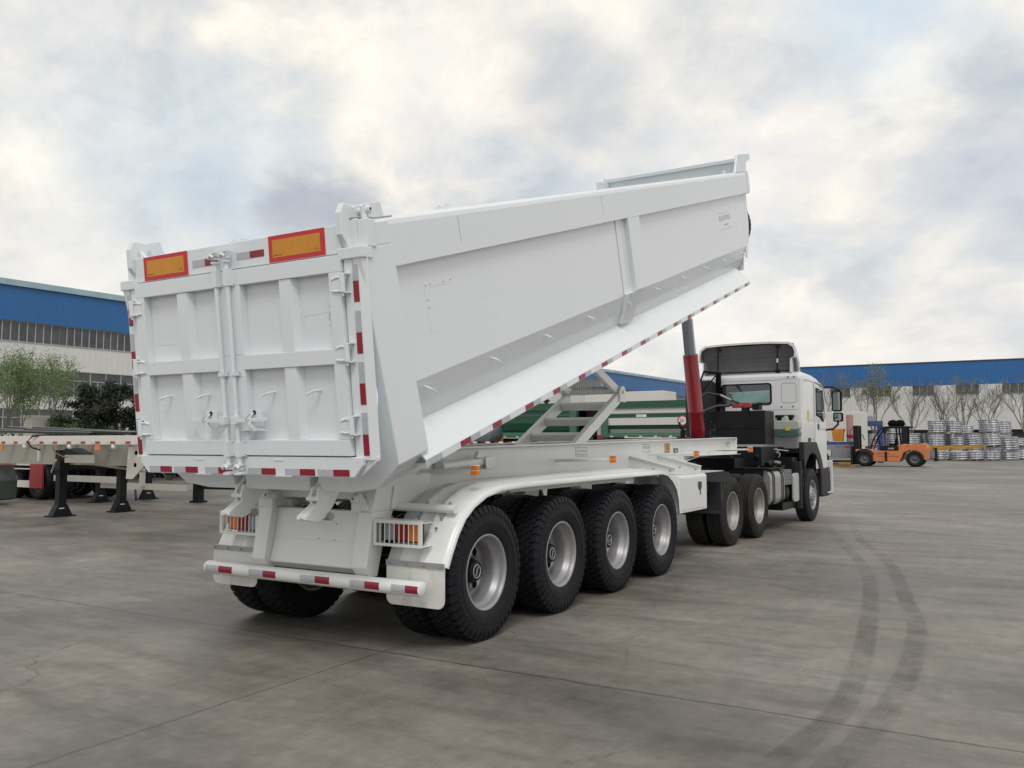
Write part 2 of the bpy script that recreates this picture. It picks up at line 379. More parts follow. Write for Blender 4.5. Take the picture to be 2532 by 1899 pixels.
# ------------------------------------------------------------------ wheels
def tyre_mesh(lugs=True, hw=.15, R0=.54, rub=None):
    s = M(); g = .018
    prof = [(-.105, .285), (-.125, .30), (-.142, .345), (-.150, .40), (-.146, .45), (-.139, .48), (-.130, .500), (-.118, R0-.022), (-.09, R0-g)]
    if lugs: mid = [(0, R0-g)]
    else:
        mid = []
        for y in (-.066, -.022, .022, .066):
            mid += [(y-.008, R0-.002), (y-.005, R0-.014), (y+.005, R0-.014), (y+.008, R0-.002)]
        prof = prof[:-2]+[(-.128, .512), (-.116, R0-.010), (-.100, R0-.003)]
    full = prof+mid+[(-y, r) for y, r in reversed(prof)]
    # raised ring on the sidewall
    s.lathe(full, 72, flip=True)
    if lugs:
        N = 46
        def blk(a0, a1, y0, y1, r0a, r1a, r0b, r1b, skew=0):
            vs = []
            for (y, rl, rh, sk) in ((y0, r0a, r1a, -skew), (y1, r0b, r1b, skew)):
                for a in (a0+sk, a1+sk):
                    for r in (rl, rh): vs.append((r*math.cos(a), y, r*math.sin(a)))
            s.add(vs, [(0, 1, 3, 2), (4, 6, 7, 5), (0, 4, 5, 1), (2, 3, 7, 6), (1, 5, 7, 3)], False)
        for k in range(N):
            a = 2*math.pi*k/N; p = 2*math.pi/N
            for sg in (-1, 1):
                blk(a, a+p*.66, sg*.082, sg*.126, R0-.03, R0, R0-.04, R0-.006, p*.12*sg)
                blk(a+p*.02*sg, a+p*.62, sg*.126, sg*.1455, R0-.05, R0-.006, .465, .487, p*.02*sg)
                blk(a+p*.5, a+p*1.36, sg*.030, sg*.074, R0-.03, R0, R0-.03, R0, p*.16*sg)
            blk(a, a+p*.86, -.023, .023, R0-.03, R0, R0-.03, R0, p*.2)
    s.lathe([(-.1505, .395), (-.1545, .398), (-.1505, .403)], 72, flip=True); s.lathe([(-.1440, .462), (-.1480, .466), (-.1420, .470)], 72, flip=True)
    if lugs:
        # raised size lettering round the sidewall
        s.cur = 1
        for k, ch in enumerate('12.00R20   STEEL RADIAL   TUBELESS   '):
            if ch == ' ': continue
            a = R(200)+k*R(6.2)
            rd = Vector((math.cos(a), 0, math.sin(a))); td = Vector((-math.sin(a), 0, math.cos(a)))
            text_mesh(s, ch, rd*.418+Vector((0, -.1508, 0)), -td*-1, rd, .036, -.002)
    o = s.build('tyre', [rub or rubber, rubber_text]); return o
def rim_mesh(material, holes=8, hub=True):
    s = M()
    # barrel seen from outside (-y); y=0 is tyre centre, outer lip at y=-.125
    prof = [(-.112, .305), (-.126, .306), (-.130, .300), (-.126, .288), (-.112, .280), (-.085, .278), (-.065, .270), (-.045, .252), (-.02, .246), (.06, .243), (.085, .238), (.10, .222)]
    s.lathe(prof, 64)
    s.cur = 2
    s.lathe([(.10, .222), (.088, .205), (.082, .17), (.078, .10), (.05, .095)], 64)
    s.cur = 0
    s.lathe([(.125, .30), (.12, .28), (.10, .27), (.06, .26)], 64, flip=True)
    s.cur = 1
    for k in range(holes):
        a = 2*math.pi*(k+.5)/holes
        c = (.187*math.cos(a), .0815, .187*math.sin(a)); s.disc(c, .030, 'y', 16)
        s.lathe([(-.004, .030), (0, .0335), (.004, .032)], 16, c=(c[0], c[1], c[2]))
    s.cur = 0
    for k in range(10):
        a = 2*math.pi*k/10; x, z = .135*math.cos(a), .135*math.sin(a)
        s.lathe([(.055, .001), (.055, .015), (.08, .017)], 6, c=(x, 0, z), smooth=False)
    return s.build('rim', [material, black, mat('shaded_silver_disc', (.20, .20, .21), .45, metal=.5, var=.1, vscale=8)])  # disc colour darker than the rim: shade inside the wheel painted in
def hub_mesh():
    s = M()
    s.lathe([(.07, .10), (.02, .098), (.0, .088), (-.02, .085), (-.028, .078), (-.030, .0)], 32)
    o = s
    o.cur = 1
    s.lathe([(-.0305, .055), (-.0325, .054), (-.0325, .051), (-.0305, .050)], 32)
    text_mesh(s, 'Fuwa', (-.038, -.0315, -.013), (1, 0, 0), (0, 0, 1), .036, .002)
    return s.build('hub', [dark, sticker])
T_LUG = tyre_mesh(); T_RIB = tyre_mesh(False, rub=rubber_worn); RIM = rim_mesh(rim_m); RIMO = rim_mesh(rim_old); HUB = hub_mesh()
def steer_hub():
    s = M()
    s.lathe([(.13, .30), (.12, .285), (.05, .275), (-.02, .262), (-.05, .24), (-.085, .19), (-.09, .15), (-.12, .145), (-.135, .13), (-.14, .0)], 48)
    s.lathe([(-.112, .305), (-.126, .306), (-.130, .300), (-.126, .288), (-.10, .280), (-.05, .272), (0, .262)], 48)
    s.cur = 1
    for k in range(10):
        a = 2*math.pi*k/10; s.lathe([(-.088, .001), (-.088, .028)], 12, c=(.215*math.cos(a), .018, .215*math.sin(a)))
    s.cur = 0
    for k in range(10):
        a = 2*math.pi*(k+.5)/10; s.lathe([(-.16, .001), (-.16, .014), (-.12, .016)], 6, c=(.12*math.cos(a), 0, .12*math.sin(a)), smooth=False)
    return s.build('rim', [grey, black])
RIMF = steer_hub()
PROTO = [T_LUG, T_RIB, RIM, RIMO, HUB, RIMF]
def add_wheel(parent, loc, tyre, rim, hub=None, outward=-1, spin=0, scale=1):
    w = empty('wheel', loc, 0, parent); w.rotation_euler = (0, spin, 0 if outward < 0 else math.pi); w.scale = (scale,)*3
    for src in (tyre, rim, hub):
        if src is None: continue
        c = src.copy(); C.objects.link(c); c.parent = w
    return w

# ------------------------------------------------------------------ tapes
def tape(parent, quad_w, quad_r, nrm):
    """two short strips of tape: quads given as 4 corners each, standing proud along nrm"""
    s = M(); n = Vector(nrm)
    for mi, q in ((0, quad_w), (1, quad_r)):
        if q is None: continue
        s.cur = mi; q = [Vector(p) for p in q]
        s.add([p for p in q]+[p+n*.0025 for p in q], [(4, 5, 6, 7), (0, 1, 5, 4), (1, 2, 6, 5), (2, 3, 7, 6), (3, 0, 4, 7)])
    return s.build('reflective_tape', [tape_w, tape_r], parent)
def hook(parent, p, ax):
    """small bent rod hook; ax: outward unit vector"""
    s = M(); p = Vector(p); a = Vector(ax)
    side = Vector((.04, 0, -.035)) if abs(a.y) > .5 else Vector((0, .055, -.02))
    s.tube([p-a*.02, p+a*.05, p+a*.062+side*.15, p+a*.07+side], .008, 8)
    s.lathe([(0, .001), (0, .012)], 8, c=tuple(p)) if False else None
    return s.build('rope_hook', white, parent)

# ================================================================== TIPPER TRAILER
tr = empty('tipper_trailer', (0, 0, 0))
tag(tr, 'white four-axle tipper semi-trailer with its dump body raised, filling the centre of the yard', 'tipper trailer')
TH = R(17.3)
def body():
    # ---- shell: side panels, tapered sides, floor, front wall
    s = M()
    L0, L1 = .14, 9.76
    out = [(-1.19, 1.60), (-1.19, .495), (-1.125, .31), (-1.055, .17), (-.85, 0), (.85, 0), (1.055, .17), (1.125, .31), (1.19, .495), (1.19, 1.60)]
    t = .02
    inn = [(-1.17, 1.60), (-1.17, .50), (-1.105, .32), (-1.035, .185), (-.84, .02), (.84, .02), (1.035, .185), (1.105, .32), (1.17, .50), (1.17, 1.60)]
    n = len(out)
    for a in (L0, L1): pass
    vs = [(L0, y, z) for y, z in out]+[(L1, y, z) for y, z in out]+[(L0, y, z) for y, z in inn]+[(L1, y, z) for y, z in inn]
    fs = []
    for i in range(n-1):
        fs.append((i, i+1, n+i+1, n+i)); fs.append((2*n+i, 3*n+i, 3*n+i+1, 2*n+i+1))
        fs.append((i, 2*n+i, 2*n+i+1, i+1)); fs.append((n+i, n+i+1, 3*n+i+1, 3*n+i))
    s.add(vs, fs)
    s.prism(out, 'x', L1-.001+.002, L1+.04)               # front wall
    # floor cross members under the body
    for a in [k*.6+.7 for k in range(15)]: s.box(a, a+.06, -.84, .84, -.10, -.002)
    for y in (-.42, .42): s.box(.2, 9.5, y-.06, y+.06, -.22, -.101)
    B = s.build('dump_body', white, tr, loc=(-1.185, 0, 1.427), rot=(0, -TH, 0))
    for sg in (-1, 1):
        # top rail
        s = M()
        pr = [(1.245, 1.335), (1.245, 1.63), (1.235, 1.665), (1.20, 1.688), (1.13, 1.69), (1.10, 1.66), (1.10, 1.60), (1.192, 1.335)]
        s.prism([(sg*y, z) for y, z in pr], 'x', .17, 10.02)
        s.build('top_rail', white, B, bevel=.006)
        # weld seams on the rail: thin lines
        s = M()
        for a in (1.24, 4.05): s.box(a, a+.004, sg*1.2455, sg*1.2462, 1.42, 1.62)
        s.box(.18, .46, sg*1.205, sg*1.215, 1.686, 1.690)
        s.build('weld_seam', grey, B)
        # rail end cap
        s = M(); s.prism([(10.02, 1.325), (10.14, 1.33), (10.15, 1.36), (10.15, 1.60), (10.10, 1.69), (10.02, 1.695)], 'y', sg*1.08, sg*1.252)
        s.build('rail_end_cap', white, B, bevel=.012)
        # fender flange with lip
        s = M()
        pr = [(1.05, .175), (1.25, -.055), (1.255, -.062), (1.255, -.115), (1.248, -.115), (1.248, -.07), (1.05, .155)]
        s.prism([(sg*y, z) for y, z in pr], 'x', .30, 9.57); s.build('splash_flange', white, B)
        # side brace (channel)
        s = M()
        s.box(4.70, 5.05, sg*1.191, sg*1.250, .515, 1.334)
        s.box(4.45, 4.70, sg*1.1915, sg*1.198, .50, 1.334)
        s.prism([(1.192*sg, .513), (1.249*sg, .513), (1.12*sg, .17), (1.06*sg, .19), (1.13*sg, .31)], 'x', 4.46, 4.80)
        s.build('side_brace', white, B, bevel=.008)
    # rear U frame
    o_ = [(-1.25, 1.50), (-1.25, 0), (-1.02, -.185), (-.74, -.215), (.74, -.215), (1.02, -.185), (1.25, 0), (1.25, 1.50)]
    s = M()
    for sg in (-1, 1):
        s.prism([(sg*1.25, 1.50), (sg*1.25, 0), (sg*1.14, -.088), (sg*1.12, .3), (sg*1.172, .5), (sg*1.172, 1.50)], 'x', 0, .36)
        s.prism([(sg*1.249, 1.499), (sg*1.249, 1.66), (sg*1.172, 1.66), (sg*1.172, 1.499)], 'x', .135, .358)
        # lower corner plate
        s.prism([(sg*1.14, -.088), (sg*1.02, -.185), (sg*.76, -.22), (sg*.43, -.22), (sg*.47, -.08), (sg*.5, .02), (sg*.86, .02), (sg*1.02, .17), (sg*1.13, .3)], 'x', 0.002, .34)
    s.prism([(-.35, -.22), (.33, -.22), (.30, -.08), (.30, .02), (-.38, .02), (-.38, -.08)], 'x', 0.004, .30)
    s.box(.03, .3, -1.0, 1.0, -.075, .015)
    s.build('rear_frame', white, B, bevel=.007)
    # underside wedge between the rear post and the splash flange
    s = M()
    for sg in (-1, 1):
        s = M(); s.prism([(sg*1.20, -.10), (sg*1.02, -.185), (sg*.80, -.205), (sg*.9, -.10)], 'x', .34, .62); s.build('underside_gusset', white, B, bevel=.006)
    # tailgate hinge plates on the rear top corners
    for sg in (-1, 1):
        s = M()
        for y in (1.12, 1.19):
            s.prism([(.14, 1.52), (.15, 1.775), (.17, 1.79), (.345, 1.792), (.362, 1.78), (.385, 1.62), (.385, 1.52)], 'y', sg*y, sg*(y+.018))
        s.cyl((.20, sg*1.08, 1.745), (.20, sg*1.22, 1.745), .02, 16)
        s.build('hinge_bracket', white, B, bevel=.004)
        s = M(); s.lathe([(sg*1.226, .001), (sg*1.226, .024), (sg*1.20, .026)], 20, c=(.21, 0, 1.750)); s.box(.20, .22, sg*1.21, sg*1.22, 1.70, 1.73); s.box(.20, .24, sg*1.21, sg*1.222, 1.696, 1.702)
        s.cur = 1; s.lathe([(sg*1.2275, .0), (sg*1.2275, .009)], 10, c=(.218, 0, 1.752)); s.build('hinge_pin', [white, black], B)
        # lifting lug on the rail, small cleat
        s = M(); s.prism([(1.07, 1.68), (1.10, 1.715), (1.16, 1.73), (1.20, 1.715), (1.24, 1.73), (1.30, 1.725), (1.34, 1.68)], 'y', sg*1.13, sg*1.15); s.build('lifting_lug', white, B, bevel=.003)
    # front board and its side ears
    s = M()
    s.box(10.02, 10.06, -1.17, 1.17, .62, 1.90); s.box(9.98, 10.10, -1.17, 1.17, 1.86, 1.92)
    s.prism([(9.80, .1), (9.86, .1), (10.06, .62), (10.02, .62)], 'y', -1.10, 1.10)
    for y in (-.8, -.3, .3, .8): s.box(10.06, 10.14, y-.05, y+.05, .62, 1.86)
    s.build('headboard', white, B, bevel=.006)
    for sg in (-1, 1):
        s = M(); s.prism([(9.78, 1.6), (10.09, 1.6), (10.09, .85), (10.02, .62), (9.93, .47), (9.80, .30), (9.78, .30)], 'y', min(sg*1.168, sg*1.188), max(sg*1.168, sg*1.188)); s.build('headboard_wing', white, B)
    s = M(); s.prism([(9.45, 1.68), (9.66, 1.965), (10.43, 1.965), (10.42, 1.88), (10.13, 1.82), (10.13, 1.68)], 'y', -1.225, -1.19); s.build('headboard_ear', white, B, bevel=.006)
    s = M(); s.prism([(9.354, 1.68), (9.86, 1.945), (10.43, 1.935), (10.43, 1.68)], 'y', 1.19, 1.225)
    s.box(9.5, 10.2, 1.17, 1.189, 1.68, 1.90); s.build('headboard_ear', white, B, bevel=.006)
    s = M(); s.cyl((9.05, -1.15, 1.69), (9.05, -1.15, 1.73), .025, 12); s.tube([(9.05, -1.15, 1.73), (9.15, -1.15, 1.725)], .012, 8); s.build('tarp_peg', white, B)
    # hooks along both sides
    for a in (.55, 1.535, 2.52, 3.50, 4.49, 5.51, 6.52, 7.54, 8.45, 9.45):
        for sg in (-1, 1): hook(B, (a, sg*1.165, .43), (0, sg*.94, -.34))
    # reflective tapes along the flange lip
    cs = [.27, .831, 1.318, 1.885, 2.429, 2.995, 3.556, 4.11, 4.68, 5.248, 5.833, 6.393, 6.969, 7.558, 8.131, 8.706, 9.301]
    for sg in (-1, 1):
        y = sg*1.255
        for i, c in enumerate(cs):
            r_ = [(c-.072, y, -.112), (c+.072, y, -.112), (c+.072, y, -.066), (c-.072, y, -.066)]
            w_ = [(c+.074, y, -.112), (c+.215, y, -.112), (c+.215, y, -.066), (c+.074, y, -.066)]
            if i == 0:
                r_ = None; w_ = [(.31, y, -.112), (.50, y, -.112), (.50, y, -.066), (.31, y, -.066)]
            if sg > 0 and r_: r_ = r_[::-1]
            if sg > 0: w_ = w_[::-1]
            if c+.215 > 9.57: w_ = None
            tape(B, w_, r_, (0, sg, 0))
    # maker's stencil
    s = M(); text_mesh(s, 'ROCKYVOL', (8.42, -1.1902, 1.00), (1, 0, 0), (0, 0, 1), .115, .001); text_mesh(s, 'semi-trailer', (8.66, -1.1902, .92), (1, 0, 0), (0, 0, 1), .05, .001)
    s.box(8.40, 8.96, -1.1912, -1.1905, 1.115, 1.12); s.box(8.40, 9.05, -1.1912, -1.1905, .87, .875)
    s.build('maker_stencil', mat('faded_grey_print', (.42, .40, .41), .5), B)
    # bare strips left from removed holder
    s = M(); s.box(.72, 1.10, -1.1915, -1.1903, 1.13, 1.165); s.box(.72, .765, -1.1915, -1.1903, .80, 1.13)
    s.cur = 1
    for a, b in ((.74, 1.15), (.80, 1.15), (.98, 1.148), (.74, .98), (1.08, 1.15), (.745, 1.04)): s.disc((a, -1.1920, b), .006, 'y', 8)
    s.build('bare_mark', [weld, ink], B)
    # rust at the hinge corner
    # spare wheel behind the headboard
    sw = add_wheel(B, (10.33, -.60, .82), T_LUG, RIM); sw.name = 'spare_wheel'; sw.rotation_euler = (0, 0, R(90))
    # front eye that the cylinder lifts
    s = M(); s.box(9.75, 10.15, -.22, .22, -.22, .02); s.build('lift_eye', white, B, bevel=.01)
    return B
BODY = body()

def tailgate():
    # local frame: x forward (towards the load), y across, z up the gate. tilt so the foot swings back
    th = math.atan2(.158, 1.352)
    G = None
    fx = 0.0      # outer face of the frame at x=0
    s = M()
    s.box(.055, .07, -1.19, 1.19, -.02, 1.45)                    # skin behind the doors (dark gap seen round the doors)
    for sg in (-1, 1):
        q = [(.0, sg*1.085), (.0, sg*1.215), (.04, sg*1.268), (.10, sg*1.20), (.10, sg*1.085)]
        s.prism(q if sg > 0 else q[::-1], 'z', -.03, 1.40)
    # top beam and bottom beam
    s.box(-.01, .12, -1.075, 1.075, 1.370, 1.564)
    s.prism([(-1.258, -.034), (-1.105, -.145), (1.105, -.145), (1.258, -.034), (1.258, -.004), (-1.258, -.004)], 'x', .02, .045)
    s.prism([(-1.205, -.034), (-1.07, -.143), (1.07, -.143), (1.205, -.034), (1.205, -.004), (-1.205, -.004)], 'x', .0451, .098)
    s.prism([(-1.16, -.06), (-1.08, -.146), (1.08, -.146), (1.16, -.06), (1.16, -.006), (-1.16, -.006)], 'x', -.022, .02)
    G = s.build('tailgate', white, tr, bevel=.006, loc=(-1.45, 0, 1.49), rot=(0, -th, 0))
    s = M(); s.box(.044, .054, -1.082, 1.082, -.003, 1.368); s.build('door_gap', black, G)
    # doors
    for sg in (-1, 1):
        s = M()
        y0, y1 = (-1.076, -.004) if sg < 0 else (.044-.04, 1.076)
        in0, in1 = (-.97, -.11) if sg < 0 else (.14, .97)
        s.box(.034, .042, y0, y1, .002, 1.362)                 # recessed panel
        # face frame
        s.box(-.03, .0345, y0, y1, 1.247, 1.362); s.box(-.03, .0345, y0, y1, .002, .115)
        s.box(-.03, .0345, y0, y1, .628, .735)
        for b0, b1 in ((.115, .628), (.735, 1.247)):
            s.box(-.03, .0345, min(y0, in0) if sg < 0 else in1, in0 if sg < 0 else y1, b0, b1)
            s.box(-.03, .0345, in1 if sg < 0 else y0, y1 if sg < 0 else in0, b0, b1)
            c = -.553 if sg < 0 else .531
            s.prism([(-.022, c-.055), (-.022, c+.055), (.0345, c+.085), (.0345, c-.085)], 'z', b0, b1)
        D = s.build('door', white, G, bevel=.006)
        for t_ in (1.165, .70, .21):
            s = M()
            yy = sg*1.105
            s.cyl((-.045, yy, t_-.058), (-.045, yy, t_+.058), .020, 12)
            s.box(-.036, -.0305, min(yy, sg*1.0), max(yy, sg*1.0), t_-.05, t_+.05)
            s.tube([(-.04, yy, t_+.04), (-.037, sg*1.05, t_+.045), (-.034, sg*1.0, t_+.03)], .008, 8)
            s.tube([(-.04, yy, t_-.045), (-.037, sg*1.05, t_-.05), (-.034, sg*1.0, t_-.045)], .008, 8)
            s.box(-.05, -.0, yy-.005*sg if sg > 0 else yy-.035, yy+.035 if sg > 0 else yy+.005, t_+.058, t_+.068)
            s.box(-.05, -.0, yy-.005*sg if sg > 0 else yy-.035, yy+.035 if sg > 0 else yy+.005, t_-.068, t_-.058)
            s.cyl((-.045, yy, t_-.085), (-.045, yy, t_-.06), .009, 8)
            s.build('hinge', white, G, bevel=.002)
        # locking bar with guides
        yb = -.027 if sg < 0 else .092
        s = M()
        s.cyl((-.062, yb, -.06), (-.062, yb, 1.43), .0165, 14)
        for t_ in (1.46, -.085):
            for dz in (-.035, -.008, .022): s.cyl((-.062, yb, t_+dz-.006), (-.062, yb, t_+dz+.006), .030, 12)
            s.box(-.095, -.035, yb-.03, yb+.03, t_-.05 if t_ < 0 else t_+.03, t_-.035 if t_ < 0 else t_+.045)
            s.tube([(-.095, yb-.025, t_), (-.10, yb, t_+.02), (-.095, yb+.03, t_-.005)], .012, 8)
        LB = s.build('locking_bar', white, G)
        for t0, t1 in ((1.245, 1.375), (.588, .625), (-.005, .11)):
            s = M(); s.box(-.036, -.0305, yb-.045, yb+.045, t0, t1)
            s.prism([(-.036, yb-.03), (-.083, yb-.022), (-.083, yb+.022), (-.036, yb+.03)], 'z', t0+.002, t1-.002)
            s.cur = 1
            for dy in (-.037, .037):
                for tt in (t0+.012, t1-.012): s.disc((-.0365, yb+dy, tt), .005, 'x', 8)
            s.build('bar_guide', [white, ink], G)
        # handle and catch
        s = M()
        h0 = -.02 if sg < 0 else .13
        e = -.345 if sg < 0 else .46
        s.beam((-.085, yb, .262), (-.075, e, .268), .012, .028)
        s.box(-.10, -.055, yb-.025, yb+.025, .235, .295)
        c = -.19 if sg < 0 else .27
        s.box(-.045, -.0305, c-.07, c+.05, .215, .335)
        s.prism([(c-.05, .20), (c+.12, .20), (c+.13, .185), (c-.12, .185)] if sg < 0 else [(c-.1, .2), (c-.09, .19), (c-.16, .185), (c-.16, .2)], 'x', -.06, -.03)
        s.beam((-.09, c+.03, .265), (-.05, c, .315), .03, .012); s.beam((-.09, c+.01, .25), (-.05, c-.015, .185), .012, .03)
        s.cur = 1
        s.disc((-.0465, c-.005, .317), .018, 'x', 12); s.disc((-.052, c-.015, .19), .006, 'x', 8)
        s.cur = 2; s.beam((-.097, c+.035, .272), (-.06, c+.02, .305), .022, .006)
        s.build('door_latch', [white, darkm, grey], D, bevel=.002)
        for yy in ((-.335, -.775) if sg < 0 else (.355, .795)): hook(D, (.030, yy, .455), (-1, 0, 0))
        # hinge ear at the top
        s = M()
        pf = [(.16, 1.41), (.02, 1.405), (-.045, 1.49), (-.045, 1.635), (-.005, 1.705), (.15, 1.695), (.15, 1.64), (.12, 1.63), (.12, 1.60), (.16, 1.59)]
        s.prism(pf, 'y', sg*1.075, sg*1.125)
        s.box(.05, .13, sg*1.115, sg*1.175, 1.402, 1.60); s.box(.055, .15, sg*1.175, sg*1.26, 1.402, 1.592)
        s.box(-.02, .1, sg*1.06, sg*1.265, 1.325, 1.402)
        s.prism([(sg*1.065, 1.56), (sg*.98, 1.562), (sg*1.065, 1.635)], 'x', .03, .06)
        s.build('hinge_ear', white, G, bevel=.007)
    s = M(); s.tube([(.045, -1.12, 1.600), (.06, -1.15, 1.605), (.09, -1.19, 1.600)], .005, 6); s.build('rust_spot', rust, G)
    # warning plates
    for a, b in ((-.945, -.417), (.447, .957)):
        s = M(); s.box(-.016, -.0102, a, b, 1.375, 1.560)
        s.cur = 1; s.box(-.0175, -.0161, a+.038, b-.038, 1.405, 1.530)
        s.cur = 2; s.box(-.0180, -.0176, b-.13, b-.06, 1.418, 1.424); s.disc((-.0180, b-.055, 1.421), .006, 'x', 8); s.box(-.0180, -.0176, a+.055, a+.10, 1.422, 1.426); s.box(-.0180, -.0176, a+.058, a+.085, 1.434, 1.437)
        s.build('warning_plate', [plate_r, plate_o, mat('dark_orange_print', (.25, .09, .01), .5)], G)
    # tapes: top beam, bottom beam, both sides
    def hstrip(x, yl, ym, yr, z0, z1):
        tape(G, [(x, yl, z0), (x, ym, z0), (x, ym, z1), (x, yl, z1)], [(x, ym, z0), (x, yr, z0), (x, yr, z1), (x, ym, z1)], (-1, 0, 0))
    hstrip(-.0105, .394, .256, .118, 1.422, 1.477); hstrip(-.0105, -.086, -.222, -.363, 1.430, 1.480)
    for yl, ym, yr in ((1.055, .921, .786), (.757, .624, .484), (.400, .254, .111), (-.067, -.203, -.344), (-.438, -.583, -.725), (-.751, -.895, -1.039)):
        hstrip(-.0225, yl, ym, yr, -.138, -.091)
    for y0, y1, lst in ((-1.208, -1.160, ((1.322, 1.177, 1.036), (.976, .832, .690), (.632, .490, .347), (.293, .147, .004))),
                        (1.160, 1.208, ((1.322, 1.177, 1.036), (.972, .831, .690), (.628, .488, .346), (.286, .140, -.003)))):
        for a, b, c in lst:
            x = -.0005
            tape(G, [(x, y0, b), (x, y1, b), (x, y1, a), (x, y0, a)][::-1], [(x, y0, c), (x, y1, c), (x, y1, b), (x, y0, b)][::-1], (-1, 0, 0))
    # step pads on the bottom beam, stencil marks on the doors
    s = M()
    for y in (.42, -.42): s.box(-.030, -.0225, y-.085, y+.085, -.148, -.142); s.box(-.027, -.0225, y-.005, y+.085, -.035, -.030)
    s.build('step_tab', white, G)
    s = M()
    text_mesh(s, 'OI', (.0332, -.93, .93), (0, 0, 1), (0, 1, 0), .05, .0005)
    for t_ in (.90, 1.03): s.box(.0322, .0332, -.955, -.90, t_, t_+.004)
    s.build('stencil_mark', mat('faded_grey_print', (.42, .40, .41), .5), G)
    s = M(); s.prism([(-.945, 1.0), (-.925, .985), (-.92, .94), (-.93, .94)], 'x', .0325, .0333); s.build('pink_print_mark', mat('faded_pink_print', (.62, .45, .45), .5), G)
    # smeared scuffs where a sign was removed
    s = M(); s.prism([(-.62, .985), (-.92, 1.0), (-.92, .992), (-.62, .975)], 'x', .0325, .0332)
    s.build('scuff_mark', weld, G)
    s = M(); s.prism([(.95, .87), (.66, .868), (.66, .862), (.95, .865)], 'x', .0325, .0332); s.build('scuff_mark', weld, G)
    return G
GATE = tailgate()

